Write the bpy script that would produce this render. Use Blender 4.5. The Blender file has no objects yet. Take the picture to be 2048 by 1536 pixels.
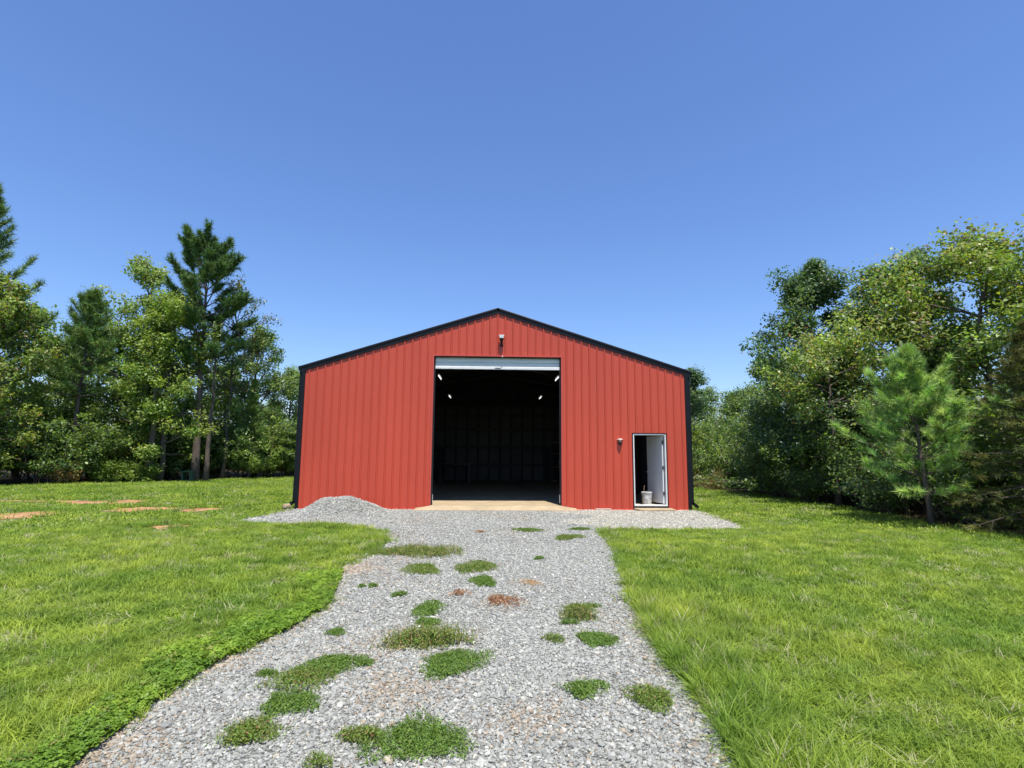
import bpy, math, random
import numpy as np
from mathutils import Matrix, Vector

R = math.radians
scene = bpy.context.scene
col = scene.collection

# ------------------------------------------------------------------ camera
cam_data = bpy.data.cameras.new('camera')
cam = bpy.data.objects.new('camera', cam_data)
col.objects.link(cam)
scene.camera = cam
cam_data.sensor_width = 36.0
cam_data.lens = 1060.0 / 2048.0 * 36.0
cam_data.clip_start = 0.05
cam_data.clip_end = 2000.0
CAM = Vector((-0.143, -15.249, 1.634))
pitch, yaw, roll = 0.1269, 0.0373, 0.0071
fwd = Vector((math.sin(yaw) * math.cos(pitch), math.cos(yaw) * math.cos(pitch), math.sin(pitch)))
right = Vector((math.cos(yaw), -math.sin(yaw), 0.0))
up = right.cross(fwd)
rc = right * math.cos(roll) + up * math.sin(roll)
uc = up * math.cos(roll) - right * math.sin(roll)
mw = Matrix((rc, uc, -fwd)).transposed().to_4x4()
mw.translation = CAM
cam.matrix_world = mw

# ------------------------------------------------------------------ sky, sun, exposure
SUN_EL, SUN_AZ = R(70.0), R(12.0)          # azimuth: to the right of straight behind the camera
world = bpy.data.worlds.new('World')
scene.world = world
world.use_nodes = True
wn = world.node_tree
wn.nodes.clear()
sky = wn.nodes.new('ShaderNodeTexSky')
sky.sky_type = 'NISHITA'
sky.sun_disc = False
sky.sun_elevation = SUN_EL
sky.sun_rotation = math.pi - SUN_AZ
sky.altitude = 200.0
sky.air_density = 1.4
sky.dust_density = 0.0
sky.ozone_density = 10.0
bg = wn.nodes.new('ShaderNodeBackground')
bg.inputs['Strength'].default_value = 0.12
wo = wn.nodes.new('ShaderNodeOutputWorld')
tint = wn.nodes.new('ShaderNodeMix')          # white balance of the whole sky, the same in every direction
tint.data_type = 'RGBA'; tint.blend_type = 'MULTIPLY'
tint.inputs[0].default_value = 1.0
tint.inputs[7].default_value = (0.93, 0.925, 1.08, 1.0)
wn.links.new(sky.outputs[0], tint.inputs[6])
wn.links.new(tint.outputs[2], bg.inputs[0])
wn.links.new(bg.outputs[0], wo.inputs[0])

sun_data = bpy.data.lights.new('sun', 'SUN')
sun_data.energy = 5.0
sun_data.angle = R(0.53)
sun_data.color = (1.0, 0.955, 0.89)
sun = bpy.data.objects.new('sun', sun_data)
col.objects.link(sun)
to_sun = Vector((math.sin(SUN_AZ) * math.cos(SUN_EL), -math.cos(SUN_AZ) * math.cos(SUN_EL), math.sin(SUN_EL)))
sun.rotation_euler = to_sun.to_track_quat('Z', 'Y').to_euler()
sun.location = to_sun * 60

vs = scene.view_settings
vs.view_transform = 'Standard'
vs.look = 'None'
vs.gamma = 1.0
vs.use_curve_mapping = False
vs.exposure = 0.45
scene.cycles.use_denoising = True
scene.cycles.max_bounces = 5
scene.cycles.diffuse_bounces = 3
scene.cycles.transmission_bounces = 3
scene.cycles.glossy_bounces = 2
scene.cycles.transparent_max_bounces = 4
scene.cycles.use_adaptive_sampling = True
scene.cycles.adaptive_threshold = 0.025

# ------------------------------------------------------------------ helpers
def tag(o, label=None, cat=None, group=None, kind=None):
    if label: o['label'] = label
    if cat: o['category'] = cat
    if group: o['group'] = group
    if kind: o['kind'] = kind
    return o

def empty(name, loc=(0, 0, 0), rz=0.0):
    o = bpy.data.objects.new(name, None)
    o.location = loc
    o.rotation_euler = (0, 0, rz)
    o.empty_display_size = 0.2
    col.objects.link(o)
    return o

def link(name, me, mat, parent=None):
    o = bpy.data.objects.new(name, me)
    if mat is not None and not me.materials:
        me.materials.append(mat)
    col.objects.link(o)
    if parent is not None:
        o.parent = parent
    return o

class MB:
    """collects shapes, builds them as one mesh object"""
    def __init__(s):
        s.v, s.f = [], []
    def add(s, verts, faces):
        b = len(s.v)
        s.v += [tuple(p) for p in verts]
        s.f += [tuple(i + b for i in f) for f in faces]
        return s
    def box(s, x0, x1, y0, y1, z0, z1):
        return s.add([(x0, y0, z0), (x1, y0, z0), (x1, y1, z0), (x0, y1, z0), (x0, y0, z1), (x1, y0, z1), (x1, y1, z1), (x0, y1, z1)],
                     [(0, 3, 2, 1), (4, 5, 6, 7), (0, 1, 5, 4), (1, 2, 6, 5), (2, 3, 7, 6), (3, 0, 4, 7)])
    def tube(s, pts, rad, n=8, cap=True):
        pts = [Vector(p) for p in pts]
        if not hasattr(rad, '__len__'): rad = [rad] * len(pts)
        rings = []
        for i, p in enumerate(pts):
            t = (pts[min(i + 1, len(pts) - 1)] - pts[max(i - 1, 0)]).normalized()
            a = Vector((1, 0, 0)) if abs(t.x) < 0.8 else Vector((0, 1, 0))
            u = t.cross(a).normalized(); w = t.cross(u)
            rings.append([p + (u * math.cos(2 * math.pi * k / n) + w * math.sin(2 * math.pi * k / n)) * rad[i] for k in range(n)])
        vs_ = [q for r_ in rings for q in r_]
        fs = []
        for i in range(len(pts) - 1):
            for k in range(n):
                k2 = (k + 1) % n
                fs.append((i * n + k, i * n + k2, (i + 1) * n + k2, (i + 1) * n + k))
        if cap:
            fs.append(tuple(reversed(range(n))))
            fs.append(tuple((len(pts) - 1) * n + k for k in range(n)))
        return s.add(vs_, fs)
    def lathe(s, prof, n=20, c=(0, 0, 0)):
        vs_, fs = [], []
        for r_, z in prof:
            for k in range(n):
                a = 2 * math.pi * k / n
                vs_.append((c[0] + r_ * math.cos(a), c[1] + r_ * math.sin(a), c[2] + z))
        for i in range(len(prof) - 1):
            for k in range(n):
                k2 = (k + 1) % n
                fs.append((i * n + k, i * n + k2, (i + 1) * n + k2, (i + 1) * n + k))
        fs.append(tuple(reversed(range(n))))
        return s.add(vs_, fs)
    def extrude(s, prof, p0, p1, ux, uy):
        """closed profile (a,b) in the plane spanned by ux, uy, swept from p0 to p1"""
        p0, p1, ux, uy = Vector(p0), Vector(p1), Vector(ux), Vector(uy)
        n = len(prof)
        vs_ = [p0 + ux * a + uy * b for a, b in prof] + [p1 + ux * a + uy * b for a, b in prof]
        fs = [(i, (i + 1) % n, n + (i + 1) % n, n + i) for i in range(n)]
        fs += [tuple(reversed(range(n))), tuple(range(n, 2 * n))]
        return s.add(vs_, fs)
    def mesh(s, name):
        me = bpy.data.meshes.new(name)
        me.from_pydata(s.v, [], s.f)
        me.update()
        return me
    def build(s, name, mat, parent=None, bevel=0.0, smooth=False):
        me = s.mesh(name)
        import bmesh
        bm = bmesh.new(); bm.from_mesh(me)
        bmesh.ops.recalc_face_normals(bm, faces=bm.faces)
        bm.to_mesh(me); bm.free()
        if smooth:
            for p in me.polygons: p.use_smooth = True
        o = link(name, me, mat, parent)
        if bevel:
            m = o.modifiers.new('bevel', 'BEVEL'); m.width = bevel; m.segments = 2; m.limit_method = 'ANGLE'
        return o

def np_mesh(name, verts, faces, colors=None, smooth=False):
    """verts (N,3), faces (M,k) arrays; colours per vertex"""
    me = bpy.data.meshes.new(name)
    verts = np.ascontiguousarray(verts, dtype=np.float32)
    faces = np.ascontiguousarray(faces, dtype=np.int32)
    M, k = faces.shape
    me.vertices.add(len(verts)); me.vertices.foreach_set('co', verts.ravel())
    me.loops.add(M * k); me.loops.foreach_set('vertex_index', faces.ravel())
    me.polygons.add(M)
    me.polygons.foreach_set('loop_start', np.arange(0, M * k, k, dtype=np.int32))
    me.update(calc_edges=True)
    if smooth: me.polygons.foreach_set('use_smooth', np.ones(M, dtype=bool))
    if colors is not None:
        at = me.attributes.new('leaf_colour', 'FLOAT_COLOR', 'POINT')
        c = np.ones((len(verts), 4), dtype=np.float32); c[:, :3] = colors
        at.data.foreach_set('color', c.ravel())
    return me

def inside(poly, x, y):
    poly = np.asarray(poly, float); res = np.zeros(len(x), bool)
    n = len(poly); j = n - 1
    for i in range(n):
        xi, yi = poly[i]; xj, yj = poly[j]
        c = ((yi > y) != (yj > y)) & (x < (xj - xi) * (y - yi) / (yj - yi + 1e-12) + xi)
        res ^= c; j = i
    return res

def dist_to(poly, x, y):
    poly = np.asarray(poly, float); best = np.full(len(x), 1e9)
    for i in range(len(poly)):
        a, b = poly[i], poly[(i + 1) % len(poly)]
        d = b - a; L2 = (d ** 2).sum() + 1e-12
        t = np.clip(((x - a[0]) * d[0] + (y - a[1]) * d[1]) / L2, 0, 1)
        best = np.minimum(best, np.hypot(x - a[0] - t * d[0], y - a[1] - t * d[1]))
    return best

# ------------------------------------------------------------------ materials
def new_mat(name):
    m = bpy.data.materials.new(name); m.use_nodes = True
    nt = m.node_tree; nt.nodes.clear()
    out = nt.nodes.new('ShaderNodeOutputMaterial')
    return m, nt, out

def N(nt, t, **kw):
    n = nt.nodes.new(t)
    for k, v in kw.items():
        if hasattr(n, k): setattr(n, k, v)
        else: n.inputs[k].default_value = v
    return n

def ramp(nt, fac, stops):
    r = nt.nodes.new('ShaderNodeValToRGB')
    while len(r.color_ramp.elements) < len(stops): r.color_ramp.elements.new(0.5)
    for e, (p, c) in zip(r.color_ramp.elements, stops):
        e.position = p; e.color = (*c, 1) if len(c) == 3 else c
    nt.links.new(fac, r.inputs[0])
    return r.outputs[0]

def mix(nt, fac, a, b, mode='MIX'):
    m = nt.nodes.new('ShaderNodeMix'); m.data_type = 'RGBA'; m.blend_type = mode
    for s, v in ((m.inputs[0], fac), (m.inputs[6], a), (m.inputs[7], b)):
        if isinstance(v, bpy.types.NodeSocket): nt.links.new(v, s)
        elif isinstance(v, tuple): s.default_value = (*v, 1)
        else: s.default_value = v
    return m.outputs[2]

def mat_plain(name, c, rough=0.5, metal=0.0, var=0.06, scale=3.0, bump=0.0, bscale=60.0, spec=0.5, stretch=(1, 1, 1)):
    m, nt, out = new_mat(name)
    p = N(nt, 'ShaderNodeBsdfPrincipled')
    p.inputs['Roughness'].default_value = rough
    p.inputs['Metallic'].default_value = metal
    p.inputs['Specular IOR Level'].default_value = spec
    tc = N(nt, 'ShaderNodeTexCoord')
    mp = N(nt, 'ShaderNodeMapping'); mp.inputs['Scale'].default_value = stretch
    nt.links.new(tc.outputs['Object'], mp.inputs[0])
    no = N(nt, 'ShaderNodeTexNoise'); no.inputs['Scale'].default_value = scale; no.inputs['Detail'].default_value = 6
    nt.links.new(mp.outputs[0], no.inputs['Vector'])
    lo = tuple(max(0, x * (1 - var)) for x in c); hi = tuple(min(1, x * (1 + var)) for x in c)
    nt.links.new(ramp(nt, no.outputs[0], [(0.3, lo), (0.7, hi)]), p.inputs['Base Color'])
    if bump:
        n2 = N(nt, 'ShaderNodeTexNoise'); n2.inputs['Scale'].default_value = bscale; n2.inputs['Detail'].default_value = 4
        nt.links.new(mp.outputs[0], n2.inputs['Vector'])
        b = N(nt, 'ShaderNodeBump'); b.inputs['Strength'].default_value = bump; b.inputs['Distance'].default_value = 0.02
        nt.links.new(n2.outputs[0], b.inputs['Height']); nt.links.new(b.outputs[0], p.inputs['Normal'])
    nt.links.new(p.outputs[0], out.inputs[0])
    return m

def mat_leaf(name, trans=0.35, rough=0.45, spec=0.35, obj_var=0.0):
    """leaf: colour from the leaf's own attribute, with light passing through"""
    m, nt, out = new_mat(name)
    at = N(nt, 'ShaderNodeAttribute'); at.attribute_name = 'leaf_colour'
    c = at.outputs['Color']
    p = N(nt, 'ShaderNodeBsdfPrincipled')
    p.inputs['Roughness'].default_value = rough; p.inputs['Specular IOR Level'].default_value = spec
    t = N(nt, 'ShaderNodeBsdfTranslucent')
    nt.links.new(c, p.inputs['Base Color'])
    nt.links.new(mix(nt, 1.0, c, (1.3, 1.35, 0.6), 'MULTIPLY'), t.inputs['Color'])
    ms = N(nt, 'ShaderNodeMixShader'); ms.inputs[0].default_value = trans
    nt.links.new(p.outputs[0], ms.inputs[1]); nt.links.new(t.outputs[0], ms.inputs[2])
    nt.links.new(ms.outputs[0], out.inputs[0])
    return m

def mat_grass(name, c_a, c_b, c_dry, dry=0.06, trans=0.35):
    m, nt, out = new_mat(name)
    oi = N(nt, 'ShaderNodeObjectInfo')
    geo = N(nt, 'ShaderNodeNewGeometry')
    n1 = N(nt, 'ShaderNodeTexNoise'); n1.inputs['Scale'].default_value = 0.45; n1.inputs['Detail'].default_value = 3
    n2 = N(nt, 'ShaderNodeTexNoise'); n2.inputs['Scale'].default_value = 2.3; n2.inputs['Detail'].default_value = 2
    nt.links.new(geo.outputs['Position'], n1.inputs['Vector']); nt.links.new(geo.outputs['Position'], n2.inputs['Vector'])
    mid = tuple((a + b) / 2 for a, b in zip(c_a, c_b))
    base = ramp(nt, n1.outputs[0], [(0.35, c_a), (0.65, c_b)])
    tint = ramp(nt, oi.outputs['Random'], [(0.0, (0.55, 0.62, 0.6)), (0.5, (1, 1, 1)), (1.0, (1.35, 1.25, 1.3))])
    c1 = mix(nt, 1.0, base, tint, 'MULTIPLY')
    patch = ramp(nt, n2.outputs[0], [(0.35, (0.70, 0.78, 0.76)), (0.7, (1.2, 1.12, 1.05))])
    c2 = mix(nt, 1.0, c1, patch, 'MULTIPLY')
    dryf = ramp(nt, oi.outputs['Random'], [(1 - dry - 0.002, (0, 0, 0)), (1 - dry, (1, 1, 1))])
    c3 = mix(nt, dryf, c2, c_dry)
    p = N(nt, 'ShaderNodeBsdfPrincipled'); p.inputs['Roughness'].default_value = 0.5; p.inputs['Specular IOR Level'].default_value = 0.3
    t = N(nt, 'ShaderNodeBsdfTranslucent')
    nt.links.new(c3, p.inputs['Base Color']); nt.links.new(c3, t.inputs['Color'])
    ms = N(nt, 'ShaderNodeMixShader'); ms.inputs[0].default_value = trans
    nt.links.new(p.outputs[0], ms.inputs[1]); nt.links.new(t.outputs[0], ms.inputs[2])
    nt.links.new(ms.outputs[0], out.inputs[0])
    return m

def mat_ground(name, stops, scale=0.6, scale2=14.0, bump=0.4, bd=0.03, rough=0.95):
    m, nt, out = new_mat(name)
    geo = N(nt, 'ShaderNodeNewGeometry')
    n1 = N(nt, 'ShaderNodeTexNoise'); n1.inputs['Scale'].default_value = scale; n1.inputs['Detail'].default_value = 8
    n2 = N(nt, 'ShaderNodeTexNoise'); n2.inputs['Scale'].default_value = scale2; n2.inputs['Detail'].default_value = 5
    for n_ in (n1, n2): nt.links.new(geo.outputs['Position'], n_.inputs['Vector'])
    c = ramp(nt, n1.outputs[0], stops)
    c = mix(nt, 1.0, c, ramp(nt, n2.outputs[0], [(0.3, (0.7, 0.7, 0.7)), (0.7, (1.25, 1.25, 1.25))]), 'MULTIPLY')
    p = N(nt, 'ShaderNodeBsdfPrincipled'); p.inputs['Roughness'].default_value = rough; p.inputs['Specular IOR Level'].default_value = 0.1
    nt.links.new(c, p.inputs['Base Color'])
    b = N(nt, 'ShaderNodeBump'); b.inputs['Strength'].default_value = bump; b.inputs['Distance'].default_value = bd
    nt.links.new(n2.outputs[0], b.inputs['Height']); nt.links.new(b.outputs[0], p.inputs['Normal'])
    nt.links.new(p.outputs[0], out.inputs[0])
    return m

def mat_gravel(name):
    m, nt, out = new_mat(name)
    geo = N(nt, 'ShaderNodeNewGeometry')
    vo = N(nt, 'ShaderNodeTexVoronoi'); vo.inputs['Scale'].default_value = 34.0
    nt.links.new(geo.outputs['Position'], vo.inputs['Vector'])
    sep = N(nt, 'ShaderNodeSeparateColor'); nt.links.new(vo.outputs['Color'], sep.inputs[0])
    c = ramp(nt, sep.outputs[0], [(0.0, (0.19, 0.188, 0.16)), (0.5, (0.28, 0.278, 0.24)), (1.0, (0.38, 0.375, 0.32))])
    gap = ramp(nt, vo.outputs['Distance'], [(0.0, (1, 1, 1)), (0.45, (0.95, 0.95, 0.95)), (0.75, (0.45, 0.43, 0.41))])
    c = mix(nt, 1.0, c, gap, 'MULTIPLY')
    # stone dust and sandy soil showing through in places
    n1 = N(nt, 'ShaderNodeTexNoise'); n1.inputs['Scale'].default_value = 0.9; n1.inputs['Detail'].default_value = 4
    nt.links.new(geo.outputs['Position'], n1.inputs['Vector'])
    f = ramp(nt, n1.outputs[0], [(0.56, (0, 0, 0)), (0.72, (0.55, 0.55, 0.55))])
    c = mix(nt, f, c, (0.27, 0.22, 0.17))
    p = N(nt, 'ShaderNodeBsdfPrincipled'); p.inputs['Roughness'].default_value = 0.9; p.inputs['Specular IOR Level'].default_value = 0.2
    nt.links.new(c, p.inputs['Base Color'])
    b = N(nt, 'ShaderNodeBump'); b.inputs['Strength'].default_value = 0.9; b.inputs['Distance'].default_value = 0.015; b.invert = True
    nt.links.new(vo.outputs['Distance'], b.inputs['Height']); nt.links.new(b.outputs[0], p.inputs['Normal'])
    nt.links.new(p.outputs[0], out.inputs[0])
    return m

def mat_stone(name, stops):
    m, nt, out = new_mat(name)
    oi = N(nt, 'ShaderNodeObjectInfo')
    c = ramp(nt, oi.outputs['Random'], stops)
    tc = N(nt, 'ShaderNodeTexCoord')
    no = N(nt, 'ShaderNodeTexNoise'); no.inputs['Scale'].default_value = 2.5; no.inputs['Detail'].default_value = 4
    nt.links.new(tc.outputs['Object'], no.inputs['Vector'])
    c = mix(nt, 1.0, c, ramp(nt, no.outputs[0], [(0.3, (0.8, 0.8, 0.8)), (0.7, (1.15, 1.15, 1.15))]), 'MULTIPLY')
    p = N(nt, 'ShaderNodeBsdfPrincipled'); p.inputs['Roughness'].default_value = 0.75; p.inputs['Specular IOR Level'].default_value = 0.3
    nt.links.new(c, p.inputs['Base Color'])
    nt.links.new(p.outputs[0], out.inputs[0])
    return m

M = {}
M['red'] = mat_plain('red_painted_steel', (0.515, 0.070, 0.036), 0.42, 0.0, 0.07, 0.9, 0.14, 3.0, 0.45, (1, 1, 0.35))
M['black'] = mat_plain('black_painted_steel', (0.008, 0.009, 0.012), 0.45, 0.0, 0.2, 2.0, spec=0.22)
M['darkred'] = mat_plain('red_trim_steel', (0.50, 0.072, 0.045), 0.45, 0.0, 0.05, 2.0)
M['curtain'] = mat_plain('white_door_curtain', (0.62, 0.66, 0.64), 0.4, 0.0, 0.05, 2.0)
M['white'] = mat_plain('white_paint', (0.74, 0.73, 0.70), 0.45, 0.0, 0.04, 4.0)
M['doorwhite'] = mat_plain('white_door_paint', (0.66, 0.66, 0.66), 0.4, 0.0, 0.05, 3.0)
M['steel'] = mat_plain('galvanised_steel', (0.5, 0.5, 0.5), 0.35, 0.8, 0.1, 8.0)
M['dark_metal'] = mat_plain('dark_hardware', (0.03, 0.03, 0.032), 0.4, 0.5, 0.1, 8.0)
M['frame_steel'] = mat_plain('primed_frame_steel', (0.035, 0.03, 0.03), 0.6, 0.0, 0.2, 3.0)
M['liner'] = mat_plain('shade_dark_lining', (0.03, 0.03, 0.032), 0.8, 0.0, 0.2, 2.0)  # near-black colour stands in for the deep shade inside the bay
M['insul'] = mat_plain('shade_dark_insulation', (0.06, 0.06, 0.06), 0.6, 0.0, 0.2, 1.5)  # white facing darkened, the bay's shade is put into its colour
M['concrete'] = mat_plain('tan_concrete', (0.40, 0.31, 0.19), 0.85, 0.0, 0.14, 2.5, 0.25, 70.0, 0.2)
M['wood'] = mat_plain('raw_board', (0.30, 0.20, 0.12), 0.8, 0.0, 0.2, 6.0, 0.2, 40.0, 0.2, (0.3, 3, 3))
M['frame_wood'] = mat_plain('dark_board', (0.10, 0.075, 0.05), 0.8, 0.0, 0.2, 6.0)  # plain board in a darker brown
M['pail'] = mat_plain('dirty_white_plastic', (0.46, 0.45, 0.42), 0.5, 0.0, 0.45, 9.0)
M['boardpale'] = mat_plain('pale_board', (0.50, 0.38, 0.30), 0.8, 0.0, 0.15, 6.0, 0.2, 40.0, 0.2, (0.3, 3, 3))
M['tanstone'] = mat_plain('tan_stone', (0.34, 0.26, 0.16), 0.9, 0.0, 0.25, 8.0, 0.5, 30.0, 0.2)
M['green_paint'] = mat_plain('green_paint', (0.05, 0.11, 0.06), 0.6, 0.0, 0.15, 6.0)
M['cardboard'] = mat_plain('cardboard', (0.3, 0.2, 0.12), 0.8, 0.0, 0.15, 4.0)
M['blue_plastic'] = mat_plain('blue_plastic', (0.04, 0.06, 0.2), 0.4, 0.0, 0.1, 4.0)
M['bark_grey'] = mat_plain('grey_bark', (0.13, 0.105, 0.085), 0.9, 0.0, 0.4, 5.0, 0.9, 18.0, 0.15, (1, 1, 0.25))
M['bark_pine'] = mat_plain('pine_bark', (0.125, 0.098, 0.08), 0.9, 0.0, 0.4, 5.0, 0.9, 14.0, 0.15, (1, 1, 0.3))
M['leaf'] = mat_leaf('broad_leaf', 0.42, 0.42, 0.4)
M['needle'] = mat_leaf('pine_needle', 0.2, 0.5, 0.3)
M['weed'] = mat_leaf('weed_leaf', 0.3, 0.5, 0.3)
M['gravel'] = mat_gravel('gravel_bed')
M['stone'] = mat_stone('crushed_limestone', [(0.0, (0.215, 0.214, 0.186)), (0.3, (0.285, 0.284, 0.247)), (0.6, (0.335, 0.333, 0.29)), (0.85, (0.39, 0.386, 0.333)), (0.96, (0.52, 0.51, 0.43)), (1.0, (0.36, 0.30, 0.205))])
M['stone_pale'] = mat_stone('pale_crushed_stone', [(0.0, (0.35, 0.325, 0.26)), (0.5, (0.50, 0.47, 0.375)), (1.0, (0.62, 0.59, 0.48))])
M['stone_tan'] = mat_stone('dusty_stone', [(0.0, (0.22, 0.17, 0.115)), (0.5, (0.33, 0.265, 0.185)), (1.0, (0.42, 0.36, 0.27))])
M['ground'] = mat_ground('turf_soil', [(0.3, (0.07, 0.11, 0.02)), (0.55, (0.11, 0.15, 0.028)), (0.75, (0.15, 0.15, 0.045))])
M['litter'] = mat_ground('leaf_litter', [(0.3, (0.03, 0.025, 0.015)), (0.5, (0.06, 0.045, 0.025)), (0.75, (0.08, 0.07, 0.03))], 1.2, 9.0, 0.8, 0.05)
M['soil'] = mat_ground('orange_soil', [(0.3, (0.34, 0.17, 0.08)), (0.6, (0.44, 0.24, 0.12)), (0.8, (0.48, 0.31, 0.18))], 1.5, 12.0, 0.5, 0.02)
M['sand'] = mat_ground('sandy_edge', [(0.3, (0.32, 0.22, 0.14)), (0.6, (0.42, 0.32, 0.23)), (0.8, (0.45, 0.38, 0.30))], 3.0, 40.0, 0.6, 0.01)

def emit(name, c, s):
    m, nt, out = new_mat(name)
    e = N(nt, 'ShaderNodeEmission'); e.inputs[0].default_value = (*c, 1); e.inputs[1].default_value = s
    nt.links.new(e.outputs[0], out.inputs[0])
    return m
M['tube'] = emit('lit_tube', (1.0, 0.99, 0.96), 1.6)

# ------------------------------------------------------------------ ground, drive, woodland floor
rng = np.random.default_rng(7)
DRIVE = [(-2.6, -30), (-2.4, -14), (-2.32, -12.2), (-2.35, -11.71), (-2.3, -10.97), (-2.03, -10.14), (-1.89, -9.37), (-2.2, -7.75),
         (-2.07, -6.73), (-1.95, -5.4), (-2.34, -3.95), (-3.1, -3.35), (-3.85, -3.0), (-4.77, -3.12), (-5.75, -2.85), (-6.0, -2.5), (-5.78, -1.4),
         (-5.68, 0.3), (5.72, 0.3), (5.75, -0.5), (5.7, -1.7), (5.42, -3.72), (3.79, -3.8), (2.3, -3.95), (2.1, -4.25), (1.9, -6.4),
         (1.46, -8.9), (1.40, -9.84), (1.28, -10.63), (1.31, -11.22), (1.26, -11.85), (1.2, -12.4), (1.2, -14), (1.3, -30)]
WOODS_L = [(-80, -10), (-25.5, 2.0), (-20.9, 8.3), (-20.2, 9.9), (-19.1, 11.6), (-17.1, 12.2), (-15.5, 13.2), (-14.3, 15.6), (-12.2, 17.6), (-9, 19.5),
           (-4, 21), (3, 21), (8.0, 19), (8.6, 14), (9.3, 9.2), (10.0, 5.8), (10.2, 2.7), (10.2, 0.3), (10.0, -3.0), (10.15, -4.9), (10.8, -9),
           (14, -22), (90, -60), (90, 120), (-80, 120)]

def ragged(poly, step=0.22, amp=0.09, seed=1):
    r = random.Random(seed); out = []
    n = len(poly)
    for i in range(n):
        a, b = Vector(poly[i]), Vector(poly[(i + 1) % n])
        L = (b - a).length; k = max(1, min(60, int(L / step)))
        nn = Vector((-(b - a).y, (b - a).x)) / max(L, 1e-6)
        for j in range(k):
            p = a + (b - a) * (j / k) + nn * r.uniform(-amp, amp)
            out.append((p.x, p.y))
    return out

def sheet(name, poly, z, mat, kind='structure'):
    import bmesh
    bm = bmesh.new()
    f = bm.faces.new([bm.verts.new((x, y, z)) for x, y in poly])
    if f.normal.z < 0: f.normal_flip()
    bmesh.ops.triangulate(bm, faces=bm.faces)
    me = bpy.data.meshes.new(name); bm.to_mesh(me); bm.free()
    for p in me.polygons:
        pass
    o = link(name, me, mat)
    tag(o, kind=kind)
    return o

ground = sheet('ground', [(-900, -400), (900, -400), (900, 1200), (-900, 1200)], 0.0, M['ground'])
sheet('forest_floor', ragged(WOODS_L, 0.5, 0.25, 3), 0.006, M['litter'])
sheet('gravel_driveway', ragged(DRIVE, 0.16, 0.05, 5), 0.012, M['gravel'])

SOIL = [(-11.9, -1.65, 1.15, 0.75), (-11.9, 1.8, 0.95, 0.75), (-9.6, -0.1, 0.85, 0.5), (-8.05, -0.15, 0.5, 0.42), (-6.9, -3.5, 0.45, 0.25), (-14.3, 2.1, 1.4, 0.25)]
for i, (x, y, a, b) in enumerate(SOIL):
    r = random.Random(20 + i); ph = [r.uniform(0, 6.28) for _ in range(4)]
    pts = []
    for k in range(44):
        t = 2 * math.pi * k / 44
        q = 1 + 0.22 * math.sin(2 * t + ph[0]) + 0.18 * math.sin(3 * t + ph[1]) + 0.12 * math.sin(7 * t + ph[2]) + r.uniform(-.08, .08)
        pts.append((x + a * q * math.cos(t), y + b * q * math.sin(t)))
    o = sheet('bare_soil', pts, 0.007, M['soil'])
# sandy strip of soil along the drive's left edge
EDGE_L = [(-2.32, -13.0), (-2.36, -11.9), (-2.3, -10.97), (-2.03, -10.14), (-1.9, -9.37), (-2.15, -7.95), (-2.1, -7.0)]
for i, (a, b, w) in enumerate([((-2.38, -12.5), (-2.34, -11.65), 0.12), ((-2.32, -11.3), (-2.12, -10.4), 0.08), ((-2.2, -8.2), (-1.95, -7.0), 0.2)]):
    a, b = Vector(a), Vector(b); d = (b - a); nn = Vector((-d.y, d.x)).normalized(); r = random.Random(i)
    side = [a + d * t / 9 + nn * (w * (0.6 + r.random() * 0.5)) * math.sin(math.pi * (t + .5) / 10) for t in range(10)]
    other = [a + d * t / 9 - nn * (w * (0.6 + r.random() * 0.9)) * math.sin(math.pi * (t + .5) / 10) for t in reversed(range(10))]
    sheet('sandy_soil', [(p.x, p.y) for p in side + other], 0.016, M['sand'])

# ------------------------------------------------------------------ barn
H = 5.5; EAVE = 3.94; PEAK = 5.70; DEPTH = 12.0
SL = (PEAK - EAVE) / H
DL, DR, DT = -1.84, 1.855, 4.39        # vehicle opening
PL, PR, PT = 3.93, 4.89, 2.17          # walk door opening
PITCH = 0.2245
barn = empty('metal_barn', (0, 0, 0))
tag(barn, 'red ribbed metal barn with black trim and a wide open doorway', 'barn')
wall_top = lambda x: PEAK - abs(x) * SL

def rib_profile(x0, x1, extra=()):
    """ribbed sheet outline between x0 and x1: (x, depth)"""
    xs = {round(x0, 4), round(x1, 4)} | {round(e, 4) for e in extra if x0 < e < x1}
    k0, k1 = int(math.floor(x0 / PITCH)) - 1, int(math.ceil(x1 / PITCH)) + 1
    for k in range(k0, k1 + 1):
        for d in (-0.032, -0.010, 0.010, 0.032, 0.075, 0.085, 0.140, 0.150):
            x = k * PITCH + d
            if x0 < x < x1: xs.add(round(x, 4))
    def dep(x):
        k = round(x / PITCH); d = abs(x - k * PITCH)
        if d <= 0.010: return 0.027
        if d <= 0.032: return 0.027 * (0.032 - d) / 0.022
        return 0.0
    out = sorted(xs)
    return [(x, dep(x)) for x in out]

def wall_panel(x0, x1):
    prof = rib_profile(x0, x1, (DL, DR, PL, PR, 0.0))
    v, f = [], []
    for (xa, da), (xb, db) in zip(prof, prof[1:]):
        m = (xa + xb) / 2
        zb = 0.02
        if DL < m < DR: zb = DT
        elif PL < m < PR: zb = PT
        for s_, yo in ((1, 0.0), (-1, 0.003)):
            b = len(v)
            v += [(xa, -da + yo, zb), (xb, -db + yo, zb), (xb, -db + yo, wall_top(xb)), (xa, -da + yo, wall_top(xa))]
            f.append((b, b + 1, b + 2, b + 3) if s_ == 1 else (b + 3, b + 2, b + 1, b))
    me = bpy.data.meshes.new('wall_panel'); me.from_pydata(v, [], f)
    return link('wall_panel', me, M['red'], barn)

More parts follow.
